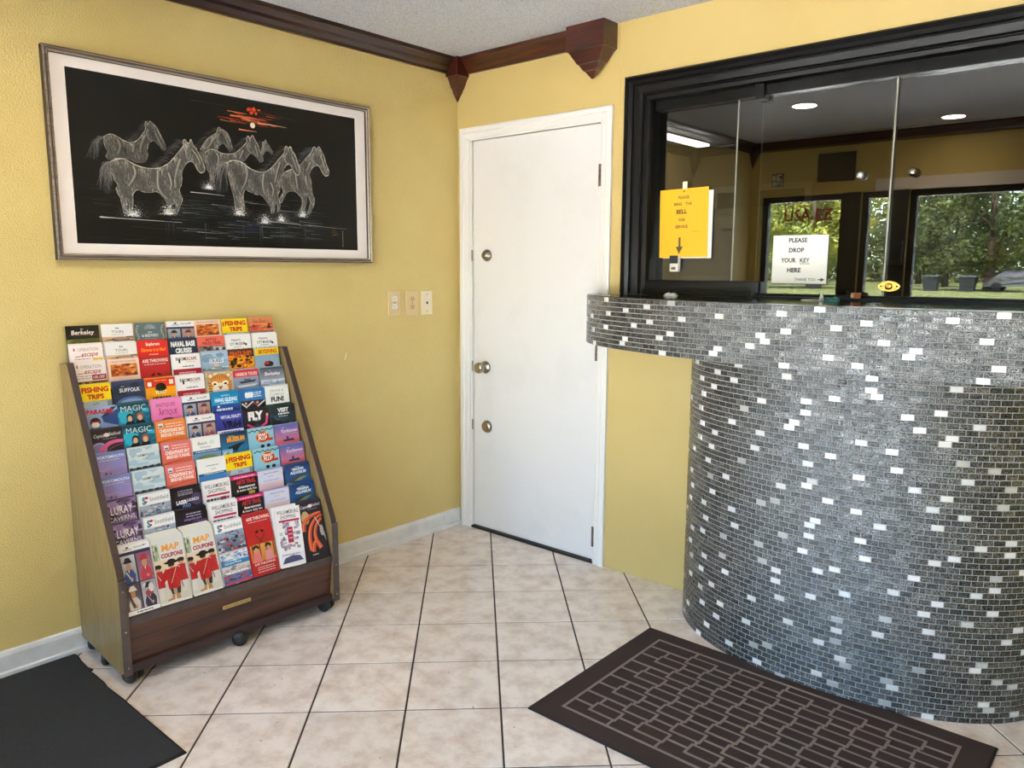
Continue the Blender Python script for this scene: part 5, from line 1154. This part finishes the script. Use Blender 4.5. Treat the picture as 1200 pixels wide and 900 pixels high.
# ------------------------------------------------------------------ small things along the sill and behind the glass
def small(name, label, cat, loc, fn, group=None, rz=0):
    t = thing(name, label, cat, loc, rz, group); fn(t); return t
small('black_tray', 'long flat black tray behind the right counter pane', 'tray', (2.66, .12, 1.296), lambda t: (boxo('tray_base', t, -.38, .36, -.03, .06, 0, .012, M_blackm, .003), boxo('tray_rim', t, -.38, .36, .045, .06, .012, .046, M_black, .003)))
small('coiled_cord', 'thin bright green coiled cord at the left end of the black tray', 'cord', (2.262, .075, 1.300), lambda t: P_('cord_loop', t, lambda mb: mb.tube([(.02*math.cos(a*.9)+a*.003-.015, .012*math.sin(a*1.3), .004+.012*abs(math.sin(a))) for a in [k*.5 for k in range(22)]], .0014, mat('green_cord', (150, 176, 40), .5), 6)))
small('pen_tray', 'black card machine lying behind the middle pane under the white sign', 'machine', (1.70, .13, 1.296), lambda t: (boxo('machine_body', t, -.045, .04, -.03, .03, 0, .036, M_blackm, .006), boxo('machine_screen', t, -.03, .02, -.032, -.029, .012, .030, mat('dark_lcd', (50, 54, 56), .2))))
def papers(t):
    R = random.Random(5)
    for k in range(4):
        mb = MB(); n_ = 9; vs = []
        for j in range(2):
            for i in range(n_): vs.append((-.10+i*.026+R.uniform(-.002, .002), -.03+j*.06, .004+k*.006+R.uniform(0, .010)))
        mb.add(vs, [(i, i+1, n_+i+1, n_+i) for i in range(n_-1)], mat('taupe_paper', (150-18*k, 134-16*k, 120-14*k), .7)); o = mb.obj('paper_sheet', t); m_ = o.modifiers.new('t', 'SOLIDIFY'); m_.thickness = .0008
small('crumpled_papers', 'loose crumpled grey brown papers behind the middle pane', 'papers', (1.86, .14, 1.297), papers)
small('paper_cone', 'small white paper cone standing on the ledge below the white sign', 'paper', (1.945, -.10, 1.2885), lambda t: P_('cone_sheet', t, lambda mb: mb.lathe([(.0095, 0), (.007, .012), (.0012, .034)], 0, 0, 0, 'z', M_paper, 14)))
small('teal_clip', 'small teal plastic clip lying on the ledge beside the paper cone', 'clip', (1.985, -.115, 1.2885), lambda t: (P_('clip_body', t, lambda mb: mb.prism([(-.022, 0), (.026, 0), (.024, .010), (.012, .016), (-.004, .008), (-.018, .012)], -.010, .010, mat('teal_plastic', (20, 116, 110), .35), 'y')), P_('clip_spring', t, lambda mb: mb.tube([(-.01, -.011, .006), (.0, -.012, .012), (.012, -.011, .007)], .0012, M_chrome, 6))))
small('folded_note', 'folded white note lying flat on the ledge left of the paper cone', 'paper', (1.905, -.095, 1.2885), lambda t: P_('note_sheet', t, lambda mb: (mb.prism([(-.03, 0), (.03, 0), (.03, .0012), (-.03, .0012)], -.018, .018, M_paper, 'y'), mb.prism([(-.028, .0012), (.03, .006), (.03, .0072), (-.028, .0024)], -.018, .018, M_paper, 'y'))))
small('amber_stub', 'small amber and orange block on the sill right of the teal clip', 'block', (2.035, -.006, 1.2965), lambda t: (boxo('block_body', t, -.016, .014, -.009, .009, 0, .020, mat('amber_block', (176, 92, 30), .35), .003), boxo('block_label', t, -.017, -.006, -.0095, .0095, .002, .018, mat('pale_block_label', (200, 176, 150), .5), .001)))
small('white_tissue', 'crumpled scrap of white tissue on the ledge at the foot of the black frame', 'paper', (1.305, -.055, 1.2885), lambda t: P_('tissue_fold', t, lambda mb: mb.prism([(-.030, 0), (.032, 0), (.028, .006), (.016, .012), (.004, .008), (-.008, .013), (-.022, .007)], -.008, .008, M_paper, 'y')))

# office furniture seen dimly through the glass
M_cab = mat('taupe_cabinet', (126, 112, 100), .55)
def cabinet(t):
    boxo('cabinet_body', t, -.40, .40, -.25, .25, 0, 1.80, M_cab, .006)
    for k in range(4):
        d = boxo('drawer', t, -.38, .38, -.262, -.25, .06+k*.43, .46+k*.43, mat('cabinet_drawer', (136, 122, 110), .5), .004)
        boxo('drawer_pull', d, -.08, .08, -.278, -.262, .36+k*.43, .38+k*.43, M_chrome, .003)
small('filing_cabinet', 'tall taupe filing cabinet standing in the office behind the yellow sign', 'cabinet', (.62, 2.2, 0), cabinet)
def desk(t):
    boxo('desk_top', t, -.9, .9, -.35, .35, .74, .77, M_cab, .004)
    for sx in (-1, 1):
        for sy in (-1, 1): boxo('leg', t, sx*.85-.025, sx*.85+.025, sy*.3-.025, sy*.3+.025, 0, .74, M_blackm)
small('office_desk', 'low taupe desk standing in the office behind the counter panes', 'desk', (2.3, 1.2, 0), desk)
